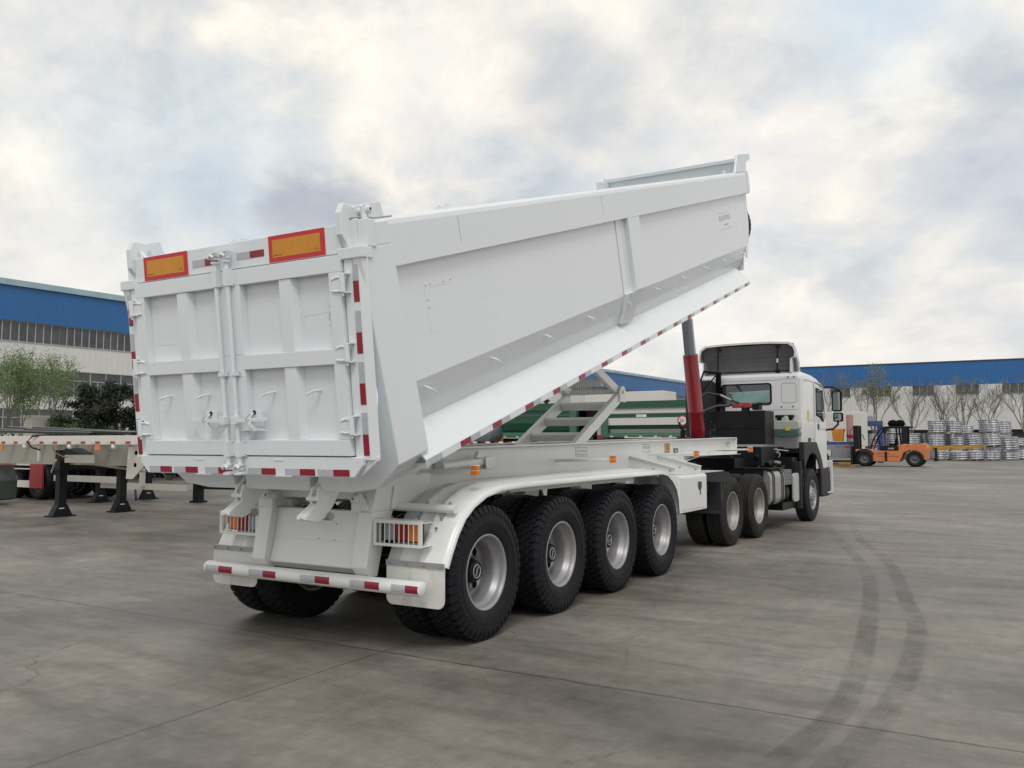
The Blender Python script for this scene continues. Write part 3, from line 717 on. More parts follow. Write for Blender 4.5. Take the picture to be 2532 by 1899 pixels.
def chassis():
    # main beams: top rises gently forward. z_top(x) = 1.515+.0155*x
    zt = lambda x: 1.515+.0155*x
    zb = lambda x: 1.09+.0155*x
    s = M()
    for sg in (-1, 1):
        y0 = sg*.455; y1 = sg*.465
        web = [(-.66, 1.20), (-.62, 1.36), (-.35, zt(-.35)), (4.5, zt(4.5)), (9.62, zt(9.62)), (9.62, 1.40), (7.47, 1.37), (6.9, 1.31), (6.5, 1.15), (4.5, zb(4.5)), (-.5, 1.05)]
        s.prism(web, 'y', min(y0, y1), max(y0, y1))
        # flanges
        for (xa, za, xb, zb_) in ((-.35, zt(-.35), 9.62, zt(9.62)),):
            s.prism([(xa, za), (xb, zb_), (xb, zb_+.016), (xa, za+.016)], 'y', min(sg*.40, sg*.52), max(sg*.40, sg*.52))
        s.prism([(-.5, 1.034), (4.5, zb(4.5)-.016), (6.5, 1.134), (6.9, 1.294), (7.47, 1.354), (9.62, 1.384), (9.62, 1.40), (7.47, 1.37), (6.9, 1.31), (6.5, 1.15), (4.5, zb(4.5)), (-.5, 1.05)], 'y', min(sg*.40, sg*.52), max(sg*.40, sg*.52))
    for x in (.6, 1.9, 3.2, 5.2, 6.9, 8.2, 9.5): s.box(x, x+.08, -.454, .454, zt(x)-.22, zt(x)-.06)
    s.box(9.60, 9.63, -.52, .52, 1.40, zt(9.62)+.016)
    s.box(6.9, 9.6, -.60, .60, 1.375, 1.383)                       # king pin plate
    ch = s.build('chassis_frame', cream, tr, bevel=.003)
    # rear hinge blocks either side
    for sg in (-1, 1):
        s = M()
        s.prism([(-.72, 1.045), (-.66, 1.22), (-.55, 1.33), (-.20, 1.42), (.05, 1.44), (.05, 1.12), (-.30, 1.045)], 'y', min(sg*.47, sg*.62), max(sg*.47, sg*.62))
        s.prism([(-.50, 1.05), (-.46, 1.24), (-.30, 1.05)], 'y', min(sg*.62, sg*.64), max(sg*.62, sg*.64))
        s.prism([(sg*.60, 1.05), (sg*.45, 1.05), (sg*.43, 1.17), (sg*.50, 1.20)], 'x', -.73, -.70)
        s.build('hinge_block', cream, tr, bevel=.006)
        s = M(); s.lathe([(-.775, .001), (-.775, .03), (-.74, .032), (-.73, .05), (-.70, .05)], 16, c=(0, sg*.475, 1.14), axis='x'); s.box(-.74, -.70, sg*.475-.045, sg*.475+.045, 1.04, 1.14)
        s.cur = 1; s.disc((-.777, sg*.475, 1.145), .010, 'x', 8); s.build('pin_retainer', [cream, ink], tr)
    # rear cross member
    s = M(); s.box(-.60, -.50, -.47, .47, 1.125, 1.24)
    s.cyl((-.86, -.60, 1.30), (-.86, .60, 1.30), .04, 16)
    s.build('rear_cross_member', cream, tr, bevel=.004)
    # rear closing panel
    s = M()
    s.prism([(-.63, 1.04), (-.705, .60), (-.65, .545), (-.58, .545), (-.55, 1.04)][::-1], 'y', -.47, .47)
    for sg in (-1, 1):
        s.prism([(-.70, 1.045), (-.78, .62), (-.72, .545), (-.64, .545), (-.57, .80), (-.45, 1.045)], 'y', min(sg*.47, sg*.62), max(sg*.47, sg*.62))
    s.prism([(-.672, .80), (-.722, .60), (-.69, .575), (-.64, .74)], 'y', -.468, .468)
    s.cur = 1
    for y, z in ((-.20, .93), (-.20, .80), (-.03, .81)):
        x = -.63-(1.04-z)*.17; s.disc((x-.0015, y, z), .006, 'x', 8)
    s.build('rear_panel', [cream, ink], tr, bevel=.008)
    # bumper tube
    s = M(); s.lathe([(-1.155, .001), (-1.155, .053), (-1.150, .056), (1.150, .056), (1.155, .053), (1.155, .001)], 32, c=(-.772, 0, .507))
    bm = s.build('rear_bumper', cream, tr)
    def arc(yl, yr, mi, s):
        s.cur = mi; vs = []; n = 8
        for k in range(n+1):
            a = R(152+58*k/n)
            for y in (yl, yr): vs.append((-.772+.0575*math.cos(a), y, .507+.0575*math.sin(a)))
        s.add(vs, [(2*k, 2*k+1, 2*k+3, 2*k+2) for k in range(n)], True)
    for yl, ym, yr in ((1.13, .965, .80), (.60, .435, .29), (.02, -.14, -.29), (-.50, -.645, -.785), (-.90, -1.03, -1.145)):
        s = M(); arc(yl, ym, 0, s); arc(ym, yr, 1, s); s.build('reflective_tape', [tape_w, tape_r], bm)
    # tail lamps in guards
    for sg in (-1, 1):
        yi, yo = sg*.628, sg*1.095
        lo, hi = min(yi, yo), max(yi, yo)
        s = M()
        s.box(-.64, -.60, lo+.06, hi-.03, .822, .968)
        TL = s.build('tail_lamp', darkm, tr)
        segs = [('clear_lens', clear_l, 0, .26), ('red_lens', red_l, .28, .64), ('amber_lens', orange_l, .66, .97)]
        a0, a1 = (sg*.70, sg*1.055)
        for nm, mt, f0, f1 in segs:
            s = M(); ya, yb = a0+(a1-a0)*f0, a0+(a1-a0)*f1
            s.box(-.655, -.6405, min(ya, yb), max(ya, yb), .832, .958); s.build(nm, mt, TL, bevel=.006)
        s = M()
        x0, x1 = -.70, -.692
        s.box(-.712, -.700, lo, hi, .965, .992); s.box(-.712, -.700, lo, hi, .792, .815); s.box(-.712, -.700, lo, lo+.028, .815, .965); s.box(-.712, -.700, hi-.028, hi, .815, .965)
        for k in range(9):
            y = a0-sg*.008+(a1-a0+sg*.012)*k/8; s.box(-.708, -.702, y-.004, y+.004, .815, .965)
        s.box(-.70, -.58, lo, hi, .985, .992); s.box(-.70, -.58, lo, hi, .792, .799)
        for zz in (.792, .975): s.box(-.70, -.58, hi-.006, hi, zz, zz+.017); s.box(-.70, -.58, lo, lo+.006, zz, zz+.017)
        s.build('lamp_guard', cream, TL, bevel=.0015)
    # mudguards
    for sg in (-1, 1):
        path = [(-.625, .66), (-.575, .76), (-.49, .90), (-.39, 1.02), (-.25, 1.115), (-.06, 1.19), (.18, 1.232), (.6, 1.245), (1.6, 1.248), (2.9, 1.250), (3.9, 1.252), (4.10, 1.222), (4.28, 1.14), (4.42, 1.03), (4.50, .88), (4.53, .69)]
        s = M(); n = len(path); yi, yo = sg*.70, sg*1.252
        ys = [(yi, 0), (sg*.82, .004), (sg*.835, .022), (sg*.85, .004), (sg*1.0, .006), (sg*1.015, .024), (sg*1.03, .006), (sg*1.13, .002), (sg*1.20, -.002), (sg*1.235, -.016), (yo, -.045)]
        def off(i, h):
            a = Vector(path[max(i-1, 0)]); b = Vector(path[min(i+1, n-1)]); d = (b-a).normalized(); return Vector(path[i])+Vector((-d.y, d.x))*h
        vs = []
        for i in range(n):
            for y, h in ys: p = off(i, h); vs.append((p.x, y, p.y))
        for i in range(n):
            for y, h in ys: p = off(i, h-.005); vs.append((p.x, y, p.y))
        m_ = len(ys); fs = []
        for i in range(n-1):
            for j in range(m_-1):
                a = i*m_+j; f = (a, a+1, a+m_+1, a+m_); fs += [f, tuple(x+n*m_ for x in f[::-1])]
            a = i*m_+m_-1; fs.append((a, a+m_, a+m_+n*m_, a+n*m_)); a = i*m_; fs.append((a, a+m_, a+m_+n*m_, a+n*m_))
        s.add(vs, fs, True)
        MG = s.build('mudguard', cream, tr)
        for yy in (.835, 1.015):
            s = M(); s.tube([(off(i, .007).x, sg*yy, off(i, .007).y) for i in range(n)], .0075, 6); s.build('fender_bead', cream, MG)
        s = M()
        # flap: sheet with rounded lower corners
        def rr(y0, y1, z0, z1, r):
            pts = [(y0, z1), (y1, z1)]
            for k in range(5): a = -k*R(22.5); pts.append((y1-r+r*math.cos(a), z0+r+r*math.sin(a)))
            for k in range(5): a = R(270)-k*R(22.5); pts.append((y0+r+r*math.cos(a), z0+r+r*math.sin(a)))
            return pts
        lo, hi = min(sg*.704, sg*1.25), max(sg*.704, sg*1.25)
        s.prism(rr(lo, hi, .345, .665, .06), 'x', -.636, -.628); s.build('mud_flap', mat('scuffed_white_rubber', (.70, .70, .67), .5, var=.06, vscale=5, dirt=.5), MG)
        s = M(); s.box(-.645, -.637, lo, hi, .640, .682)
        for k in range(4): s.lathe([(-.658, .001), (-.658, .009), (-.645, .011)], 6, c=(0, lo+.03+(hi-lo-.06)*k/3, .66), axis='x', smooth=False)
        s.build('clamp_strip', grey, MG)
        s = M()
        for y in (.86, 1.08):
            s.beam((-.30, sg*y, 1.10), (-.44, sg*y, .985), .012, .05); s.lathe([(0, .001), (0, .010), (-.012, .012)], 6, c=(-.50, sg*y, .925), axis='x')
        s.build('fender_clamp', grey, MG)
        for tx, tz, tr0 in ((-.41, 1.068, .034), (1.9, 1.20, .03), (3.9, 1.20, .03)):
            s = M(); s.cyl((tx, sg*.50, tz), (tx, sg*1.195, tz), tr0, 18); s.build('fender_tube', cream, MG)
        s = M(); s.box(.38, 3.12, min(sg*1.185, sg*1.20), max(sg*1.185, sg*1.20), 1.165, 1.230); s.box(.38, 3.12, min(sg*1.165, sg*1.205), max(sg*1.165, sg*1.205), 1.158, 1.166); s.build('fender_beam', alu, MG)
        s = M(); s.cyl((3.0, sg*1.12, 1.19), (3.2, sg*1.12, 1.195), .022, 12); s.build('fender_beam_end', grey, MG)
    # toolbox and its supports
    s = M()
    s.prism([(-1.22, .68), (-1.22, 1.14), (-1.19, 1.165), (-.62, 1.165), (-.62, .68)], 'x', 4.58, 5.67)
    tb = s.build('toolbox', cream, tr, bevel=.01)
    s = M(); s.box(4.64, 5.62, -1.226, -1.2205, .72, 1.125); s.build('toolbox_door', cream, tb, bevel=.004)
    s = M()
    s.prism([(5.28, 1.06), (5.42, 1.06), (5.42, .99), (5.38, .95), (5.32, .95), (5.28, .99)], 'y', -1.232, -1.2265); s.beam((5.36, -1.232, .95), (5.37, -1.232, .885), .015, .006, (0, 1, 0)); s.build('toolbox_latch', ink, tb)
    s = M()
    for x in (4.80, 5.50): s.box(x, x+.05, -1.235, -1.2265, .695, .715)
    s.build('toolbox_hinge', cream, tb)
    for sg in (-1, 1):
        for x0, zz0 in ((4.76, 1.40), (5.78, 1.40)):
            s = M(); s.prism([(sg*.465, zz0), (sg*1.10, 1.25), (sg*1.10, 1.17), (sg*.465, 1.17)], 'x', x0, x0+.012)
            s.prism([(sg*.465, zz0), (sg*1.10, 1.25), (sg*1.10, 1.262), (sg*.465, zz0+.012)], 'x', x0-.03, x0+.045)
            s.cur = 1; s.lathe([(x0-.012, .001), (x0-.012, .011), (x0-.002, .013)], 8, c=(0, sg*1.03, 1.215), axis='x'); s.lathe([(x0-.012, .001), (x0-.012, .011), (x0-.002, .013)], 8, c=(0, sg*.80, 1.24), axis='x')
            s.build('outrigger_bracket', [cream, grey], tr)
        s = M(); s.box(4.77, 6.6, sg*.47 if sg > 0 else -1.18, 1.18 if sg > 0 else -.47, 1.168, 1.174) if sg < 0 else s.box(4.77, 5.9, .47, 1.1, 1.168, 1.174)
        s.build('support_plate', cream, tr)
    # marker lamps on arms
    for x, z, xb, zb_ in ((-.114, 1.358, .078, 1.331), (2.60, 1.405, 2.75, 1.385), (5.38, 1.434, 5.6, 1.42), (8.09, 1.475, 8.4, 1.445)):
        for sg in (-1, 1):
            s = M(); s.tube([(x+.04, sg*.46, z-.02), (x+.0, sg*1.14, z-.005)], .017, 12); ar = s.build('marker_arm', cream, tr)
            s = M(); s.box(x-.022, x+.03, sg*1.14, sg*1.205, z-.045, z+.045); s.cur = 1; s.box(x-.027, x+.022, min(sg*1.150, sg*1.211), max(sg*1.150, sg*1.211), z-.038, z-.003); s.box(x-.027, x+.022, min(sg*1.150, sg*1.211), max(sg*1.150, sg*1.211), z+.004, z+.038)
            s.build('marker_lamp', [cream, orange_l], ar, bevel=.003)
    # stowed stand tube on the beam
    s = M(); s.tube([(.30, -.56, 1.37), (.36, -.56, 1.372), (1.05, -.56, 1.405)], .045, 14); s.cyl((.27, -.56, 1.368), (.30, -.56, 1.37), .05, 14)
    s.prism([(.93, 1.33), (.91, 1.44), (1.12, 1.47), (1.04, 1.35)], 'y', -.63, -.62); s.box(.98, 1.06, -.62, -.47, 1.33, 1.36); s.prism([(.80, 1.44), (.84, 1.50), (.90, 1.50), (.92, 1.44)], 'y', -.60, -.56)
    s.build('stowed_prop', cream, tr, bevel=.003)
    # plates and stickers on the main beam
    yb = -.4655
    def plate(name, x0, x1, z0, z1, base, deco=None, mats_=None):
        s = M(); s.box(x0, x1, yb-.002, yb, z0, z1)
        if deco: deco(s)
        return s.build(name, [base]+(mats_ or [ink]), ch)
    def d1(s):
        s.cur = 1; text_mesh(s, 'EJ', (3.16, yb-.002, 1.47), (1, 0, 0), (0, 0, 1), .032, .0008); text_mesh(s, 'WABCO TEBS', (3.21, yb-.002, 1.475), (1, 0, 0), (0, 0, 1), .024, .0008)
        text_mesh(s, 'ANTI-LOCK SYSTEM UNIT', (3.15, yb-.002, 1.435), (1, 0, 0), (0, 0, 1), .022, .0008)
        for a, b, c, d in ((3.14, 3.45, 1.524, 1.527), (3.14, 3.143, 1.42, 1.527), (3.447, 3.45, 1.42, 1.527), (3.14, 3.45, 1.42, 1.423)): s.box(a, b, yb-.003, yb-.0021, c, d)
        s.disc((3.40, yb-.0028, 1.48), .013, 'y', 12)
    plate('data_plate', 3.137, 3.453, 1.418, 1.529, sticker, d1)
    def d2(s):
        s.cur = 1; text_mesh(s, 'VICT', (5.225, yb-.002, 1.495), (1, 0, 0), (0, 0, 1), .055, .0008)
        s.cur = 2; text_mesh(s, 'TOOL', (5.35, yb-.002, 1.495), (1, 0, 0), (0, 0, 1), .055, .0008)
        s.cur = 3
        for c in (1.453, 1.556): s.box(5.21, 5.505, yb-.003, yb-.0021, c, c+.003)
        text_mesh(s, 'trailer', (5.43, yb-.002, 1.462), (1, 0, 0), (0, 0, 1), .02, .0008)
    plate('brand_sticker', 5.21, 5.507, 1.45, 1.558, sticker, d2, [ink_b, ink_r, ink])
    def d3(s):
        s.cur = 1; s.box(6.11, 6.25, yb-.003, yb-.0021, 1.50, 1.508); s.box(6.165, 6.185, yb-.003, yb-.0021, 1.51, 1.555); s.box(6.20, 6.26, yb-.003, yb-.0021, 1.485, 1.495)
        text_mesh(s, 'OIL', (6.14, yb-.002, 1.452), (1, 0, 0), (0, 0, 1), .04, .0008)
        for a, b, c, d in ((6.07, 6.29, 1.564, 1.567), (6.07, 6.29, 1.438, 1.441)): s.box(a, b, yb-.003, yb-.0021, c, d)
    plate('hazard_sticker', 6.065, 6.294, 1.435, 1.570, mat('orange_sticker', (.60, .32, .06), .5), d3)
    def d4(s):
        s.cur = 1; s.box(6.47, 6.60, yb-.003, yb-.0021, 1.462, 1.468); s.box(6.47, 6.60, yb-.003, yb-.0021, 1.475, 1.479); s.box(6.50, 6.60, yb-.003, yb-.0021, 1.445, 1.455)
    plate('black_sticker', 6.44, 6.635, 1.43, 1.498, ink, d4, [sticker])
    def d5(s):
        s.cur = 1; text_mesh(s, 'GUARTIN', (9.11, yb-.002, 1.55), (1, 0, 0), (0, 0, 1), .06, .0008); text_mesh(s, 'hydraulic', (9.16, yb-.002, 1.53), (1, 0, 0), (0, 0, 1), .028, .0008)
        for c in (1.512, 1.602): s.box(9.09, 9.41, yb-.003, yb-.0021, c, c+.003)
    plate('maker_sticker', 9.085, 9.415, 1.505, 1.608, sticker, d5)
    def d6(s):
        s.cur = 1
        for k in range(3): s.beam((.36+k*.03, yb-.0025, 1.425), (.375+k*.03, yb-.0025, 1.485), .008, .002, (0, 1, 0))
        for a, b, c, d in ((.04, .45, 1.39, 1.393), (.447, .45, 1.39, 1.50)): s.box(a, b, yb-.003, yb-.0021, c, d)
        for k in range(5): s.box(.08, .30, yb-.003, yb-.0021, 1.405+k*.016, 1.408+k*.016)
    plate('loading_chart', .035, .455, 1.385, 1.505, sticker, d6, [ink])
    # axles and suspension
    for i in range(4):
        x = 1.31*i
        s = M(); s.cyl((x, -.60, .54), (x, .60, .54), .075, 16)
        for sg in (-1, 1):
            s.cyl((x, sg*.60, .54), (x, sg*1.0, .54), .11, 20)
        s.build('axle', dark, tr)
        for sg in (-1, 1):
            s = M()
            for k in range(5): s.tube([(x-.52+.03*k, sg*.47, .80-.02*k), (x-.25, sg*.47, .71-.018*k), (x, sg*.47, .68-.018*k), (x+.25, sg*.47, .71-.018*k), (x+.52-.03*k, sg*.47, .80-.02*k)], .014, 4)
            s.box(x-.09, x+.09, sg*.47-.06, sg*.47+.06, .58, .62)
            s.build('leaf_spring', dark, tr)
        for sg in (-1, 1):
            s = M(); s.prism([(x+.50, 1.12), (x+.81, 1.12), (x+.76, .84), (x+.66, .78), (x+.55, .84)], 'y', sg*.47-.07, sg*.47+.07); s.build('spring_hanger', cream, tr)
            s = M(); s.cyl((x+.1, sg*.30, .74), (x+.30, sg*.30, .84), .085, 16); s.build('brake_chamber', darkm, tr)
    s = M(); s.prism([(-.18, .84), (-.5, 1.10), (-.55, 1.10), (-.55, .80)], 'y', -.54, -.40); s.build('spring_hanger', cream, tr)
    s = M(); s.prism([(-.18, .84), (-.5, 1.10), (-.55, 1.10), (-.55, .80)], 'y', .40, .54); s.build('spring_hanger', cream, tr)
    for tx in (1.2, 3.9):
        s = M(); s.cyl((tx, -.25, .93), (tx, .25, .93), .14, 20); s.build('air_tank', dark, tr)
    for i in range(4):
        x = 1.31*i; sp = random.random()*6
        for sg in (-1, 1):
            add_wheel(tr, (x, sg*1.095, .54), T_LUG, RIM, HUB, sg, sp+i)
            add_wheel(tr, (x, sg*.76, .54), T_LUG, RIM, None, -sg, sp+i*.7)
    # tailgate claws with chains (on the body's rear sill)
    for y in (.36, -.44):
        s = M()
        prof = [(-1.06, 1.30), (-1.19, 1.25), (-1.22, 1.18), (-1.20, 1.13), (-1.335, 1.045), (-1.335, 1.02), (-1.20, .995), (-1.13, 1.02), (-1.05, 1.10), (-.98, 1.20), (-.96, 1.30)]
        prof = [(a+.04, b) for a, b in prof]
        s.prism(prof, 'y', y-.045, y-.02); s.prism(prof, 'y', y+.02, y+.045)
        s.prism([(a+.01, b+.004) for a, b in prof[3:8]]+[(-1.0, 1.12)], 'y', y-.02, y+.02)
        s.cyl((-1.17, y-.06, 1.165), (-1.17, y+.06, 1.165), .018, 10)
        s.cur = 1; s.cyl((-1.05, y-.07, 1.03), (-1.05, y+.05, 1.03), .03, 12)
        cl = s.build('tailgate_claw', [cream, grey], tr, bevel=.004)
        s = M()
        p0, p1 = Vector((-1.17, y+.01, 1.19)), Vector((-1.12, y-.05, 1.36))
        for k in range(7):
            c = p0.lerp(p1, (k+.5)/7); d = (p1-p0).normalized(); sd_ = d.cross(Vector((0, 1, 0) if k % 2 else (1, 0, 0))).normalized()
            ring = [c+d*.021*math.cos(a)+sd_*.012*math.sin(a) for a in [2*math.pi*q/10 for q in range(11)]]
            s.tube(ring, .0045, 6, cap=False)
        s.build('chain', cream, cl)
    # hydraulic cylinder
    ax0, ax1 = Vector((9.02, 0, 1.60)), Vector((8.34, 0, 4.36)); d = (ax1-ax0).normalized()
    s = M(); s.tube([ax0, ax0+d*.55, ax0+d*.551, ax0+d*.57, ax0+d*.571, ax0+d*1.56, ax0+d*1.58], .13, 32, radii=[.134, .134, .138, .138, .130, .130, .124])
    cy = s.build('hydraulic_cylinder', red, tr)
    s = M(); s.tube([ax0+d*1.56, ax0+d*2.15, ax0+d*2.2], .100, 32); s.build('cylinder_stage', chrome, cy)
    s = M(); s.tube([ax0+d*2.18, ax1], .085, 24); s.build('cylinder_stage', chrome, cy)
    s = M(); s.box(8.72, 9.32, -.30, .30, 1.655, 1.672); s.box(8.75, 8.80, .16, .24, 1.67, 1.80); s.box(8.75, 8.80, -.30, -.2, 1.67, 1.80)
    s.tube([(8.9, .2, 1.78), (8.8, .26, 1.85), (8.8, .27, 1.95)], .02, 8); s.tube([(9.3, -.18, 1.70), (9.35, -.2, 1.85), (9.3, -.15, 1.95)], .018, 8)
    s.cyl((9.2, -.16, 1.80), (9.3, -.22, 1.80), .03, 10); s.build('cylinder_mount', dark, tr)
    # stabiliser linkage: ladder frame and upper arms
    s = M()
    for sg in (-1, 1):
        s.beam((3.22, sg*.38, 1.50), (4.62, sg*.38, 2.20), .07, .13)
    for t_ in (.22, .50, .80):
        x = 3.22+1.40*t_; z = 1.50+.70*t_; s.beam((x, -.35, z), (x, .35, z), .07, .09, (-.45, 0, .9))
    s.prism([(4.52, 2.12), (4.52, 2.26), (4.58, 2.33), (4.66, 2.33), (4.72, 2.27), (4.72, 2.12)], 'y', -.44, -.415)
    s.prism([(4.52, 2.12), (4.52, 2.26), (4.58, 2.33), (4.66, 2.33), (4.72, 2.27), (4.72, 2.12)], 'y', .415, .44)
    st = s.build('stabiliser_frame', cream, tr, bevel=.004)
    s = M()
    for sg in (-1, 1): s.beam((4.62, sg*.36, 2.26), (3.35, sg*.36, 2.72), .06, .11)
    s.beam((4.2, -.33, 2.36), (4.2, .33, 2.36), .08, .10); s.cyl((4.62, -.46, 2.26), (4.62, .46, 2.26), .03, 14)
    s.build('stabiliser_arm', cream, tr, bevel=.004)
chassis()

# ================================================================== TRACTOR
TX = (7.33, .08, 0)
tc_ = empty('tractor_unit', TX, -.0374)
tag(tc_, 'white truck tractor with tall grey roof deflector coupled under the raised tipper', 'truck')
cabw = mat('cab_white_paint', (.70, .715, .73), .30, var=.03, vscale=1, coat=.3)
def rounded_box_profile(y0, y1, z0, z1, r, n=4, corners=(1, 1, 1, 1)):
    pts = []
    for (cy, cz, a0, on) in ((y1-r, z0+r, -90, corners[0]), (y1-r, z1-r, 0, corners[1]), (y0+r, z1-r, 90, corners[2]), (y0+r, z0+r, 180, corners[3])):
        if on:
            for k in range(n+1): a = R(a0+90*k/n); pts.append((cy+r*math.cos(a), cz+r*math.sin(a)))
        else: pts.append((cy+(r if a0 in (-90, 0) else -r), cz+(r if a0 in (0, 90) else -r)))
    return pts
def tractor():
    P = tc_
    # --- cab as lofted cross sections
    s = M()
    secs = [  # a, half width, z0, z1, corner radius
        (4.54, 1.10, 1.47, 2.93, .10), (4.57, 1.14, 1.45, 2.99, .13), (4.75, 1.155, 1.45, 3.03, .14), (5.39, 1.16, 1.45, 3.01, .14), (5.40, 1.16, 1.02, 3.01, .14)]
    secs2 = [(5.40, 1.16, 1.45, 3.01, .14), (5.80, 1.16, 1.40, 2.97, .14), (5.81, 1.16, 1.02, 2.97, .14), (6.15, 1.16, 1.02, 2.88, .15), (6.32, 1.15, 1.02, 2.75, .18), (6.42, 1.12, 1.02, 2.5, .18), (6.50, 1.08, 1.02, 2.2, .16), (6.54, 1.06, 1.02, 1.9, .14), (6.55, 1.0, 1.06, 1.85, .12)]
    allsec = [secs[0], secs[1], secs[2], secs[3]]+secs2[1:2]+[(5.80, 1.16, 1.02, 2.97, .14)]+secs2[3:]
    n = None; vs = []
    for a, w, z0, z1, r in allsec:
        pr = rounded_box_profile(-w, w, z0, z1, r, 5); n = len(pr); vs += [(a, y, z) for y, z in pr]
    fs = [(i*n+k, i*n+(k+1) % n, (i+1)*n+(k+1) % n, (i+1)*n+k) for i in range(len(allsec)-1) for k in range(n)]
    s.add(vs, fs, True); s.add(vs[:n], [list(range(n))[::-1]], False); s.add(vs[-n:], [list(range(n))], False)
    cab = s.build('cab', cabw, P)
    md = cab.modifiers.new('es', 'EDGE_SPLIT'); md.split_angle = R(32)
    # rear window
    def rwin(y0, y1, z0, z1, r, t, x, name, m_, par):
        s = M(); s.prism(rounded_box_profile(y0, y1, z0, z1, r), 'x', x-t, x); return s.build(name, m_, par)
    w = rwin(-.53, .53, 2.355, 2.805, .07, .012, 4.542, 'rear_window_frame', black, cab)
    gw = rwin(-.50, .50, 2.385, 2.775, .05, .004, 4.529, 'rear_window', glass, cab)
    # view of the windscreen through the rear window
    s = M(); s.prism([(.40, 2.63), (-.49, 2.655), (-.49, 2.41), (.26, 2.41), (.30, 2.60)], 'x', 4.523, 4.5245); s.build('windscreen_seen_through', mat('pale_green_glass', (.22, .38, .36), .12, var=.35, vscale=2.5), cab)
    # pressed panel outlines
    s = M()
    def outline(y0, y1, z0, z1, r, x, wd=.006):
        pr = rounded_box_profile(y0, y1, z0, z1, r, 5); pts = [(x, y, z) for y, z in pr]; s.tube(pts+[pts[0]], wd, 6, cap=False)
    outline(-1.02, -.73, 2.39, 2.79, .05, 4.540); s.tube([(4.54, 1.0, 2.86), (4.54, -.7, 2.86), (4.54, -.75, 2.875), (4.54, -1.02, 2.875)], .005, 6)
    for z in (2.25, 2.12): s.tube([(4.54, -.45, z), (4.54, -1.04, z)], .005, 6)
    s.build('pressed_line', mat('panel_shadow_grey', (.34, .35, .37), .5), cab)
    s = M()
    for y, z in ((-.86, 2.92-.01), (-.98, 2.915), (.80, 2.90), (.92, 2.90), (-.72, 2.31), (-.95, 2.31)): s.lathe([(4.53, .001), (4.53, .014), (4.545, .018)], 10, c=(0, y, z), axis='x')
    s.build('bolt_cap', darkm, cab)
    # side door, window, handle, arch
    for sg in (-1, 1):
        y = sg*1.162
        def sp(poly, t0, t1): 
            s.prism(poly, 'y', min(sg*t0, sg*t1), max(sg*t0, sg*t1))
        s = M(); sp([(5.43, 1.04), (5.43, 2.80), (6.18, 2.76), (6.36, 2.2), (6.40, 2.0), (6.38, 1.04)], 1.158, 1.172); dr = s.build('door', cabw, cab, bevel=.006)
        s = M(); sp([(5.48, 2.15), (5.48, 2.74), (6.12, 2.70), (6.30, 2.15), (6.10, 2.02), (5.75, 2.12)], 1.165, 1.176); s.build('side_window_frame', black, dr)
        s = M(); sp([(5.52, 2.18), (5.52, 2.71), (5.93, 2.69), (5.95, 2.14)], 1.1765, 1.179); s.build('side_window', glass, dr)
        s = M(); sp([(5.98, 2.12), (5.98, 2.68), (6.10, 2.67), (6.26, 2.15), (6.10, 2.06)], 1.1765, 1.179); s.build('quarter_window', mat('quarter_glass', (.12, .14, .15), .1, var=.2, vscale=4), dr)
        s = M(); sp([(5.60, 1.86), (5.60, 1.98), (5.72, 1.97), (5.72, 1.85)], 1.172, 1.182); s.build('door_handle', ink, dr, bevel=.004)
        s = M(); sp([(4.86, 1.60), (4.86, 1.68), (5.04, 1.68), (5.04, 1.60)], 1.155, 1.165); s.build('side_badge', darkm, cab)
        s = M(); sp([(4.83, 2.02), (4.83, 2.24), (4.95, 2.24), (4.95, 2.02)], 1.158, 1.163); s.build('inspection_sticker', yellow, cab)
        s = M()
        for q in ([(4.62, 2.80), (4.66, 2.86), (5.33, 2.84), (5.36, 2.80), (5.36, 2.10)], [(5.40, 2.85), (5.40, 1.5)], [(5.02, 2.05), (5.36, 2.05)], [(5.05, 1.66), (5.36, 1.66)]):
            s.tube([(a, sg*1.160, z) for a, z in q], .005, 6)
        s.build('panel_gap', mat('panel_shadow_grey', (.34, .35, .37), .5), cab)
        s = M(); s.tube([(5.42, sg*1.165, 2.86), (5.9, sg*1.175, 2.83), (6.35, sg*1.165, 2.66)], .018, 8); s.build('rain_gutter', cabw, cab)
        # wheel arch
        s = M(); ring = []
        cx, cz = 5.02, .62
        outp = [(4.33, 1.595), (5.38, 1.595)]+[(cx+.99*math.cos(R(a)), cz+.99*math.sin(R(a))) for a in (58, 45, 32, 18, 5, -3)]
        inp = [(cx+.76*math.cos(R(a)), cz+.76*math.sin(R(a))) for a in (-5, 10, 30, 50, 70, 90, 110, 130, 145)]
        s.prism(outp+inp+[(4.33, 1.25)], 'y', min(sg*1.10, sg*1.20), max(sg*1.10, sg*1.20)); s.build('wheel_arch', darkm, P, bevel=.01)
        s = M()
        for k in range(10):
            a0, a1 = R(-5+16*k), R(-5+16*(k+1)); s.prism([(cx+.77*math.cos(a0), cz+.77*math.sin(a0)), (cx+.77*math.cos(a1), cz+.77*math.sin(a1)), (cx+.80*math.cos(a1), cz+.80*math.sin(a1)), (cx+.80*math.cos(a0), cz+.80*math.sin(a0))], 'y', min(sg*.85, sg*1.16), max(sg*.85, sg*1.16))
        s.box(4.30, 5.79, min(sg*.80, sg*1.095), max(sg*.80, sg*1.095), 1.38, 1.47)
        s.build('wheel_arch_liner', dark, P)
        # mirrors
        s = M(); s.tube([(6.35, sg*1.16, 1.86), (6.45, sg*1.30, 1.88), (6.55, sg*1.38, 1.98), (6.55, sg*1.39, 2.15)], .024, 10); s.tube([(6.40, sg*1.15, 2.80), (6.50, sg*1.30, 2.80), (6.55, sg*1.44, 2.72)], .02, 10)
        s.build('mirror_arm', dark, cab)
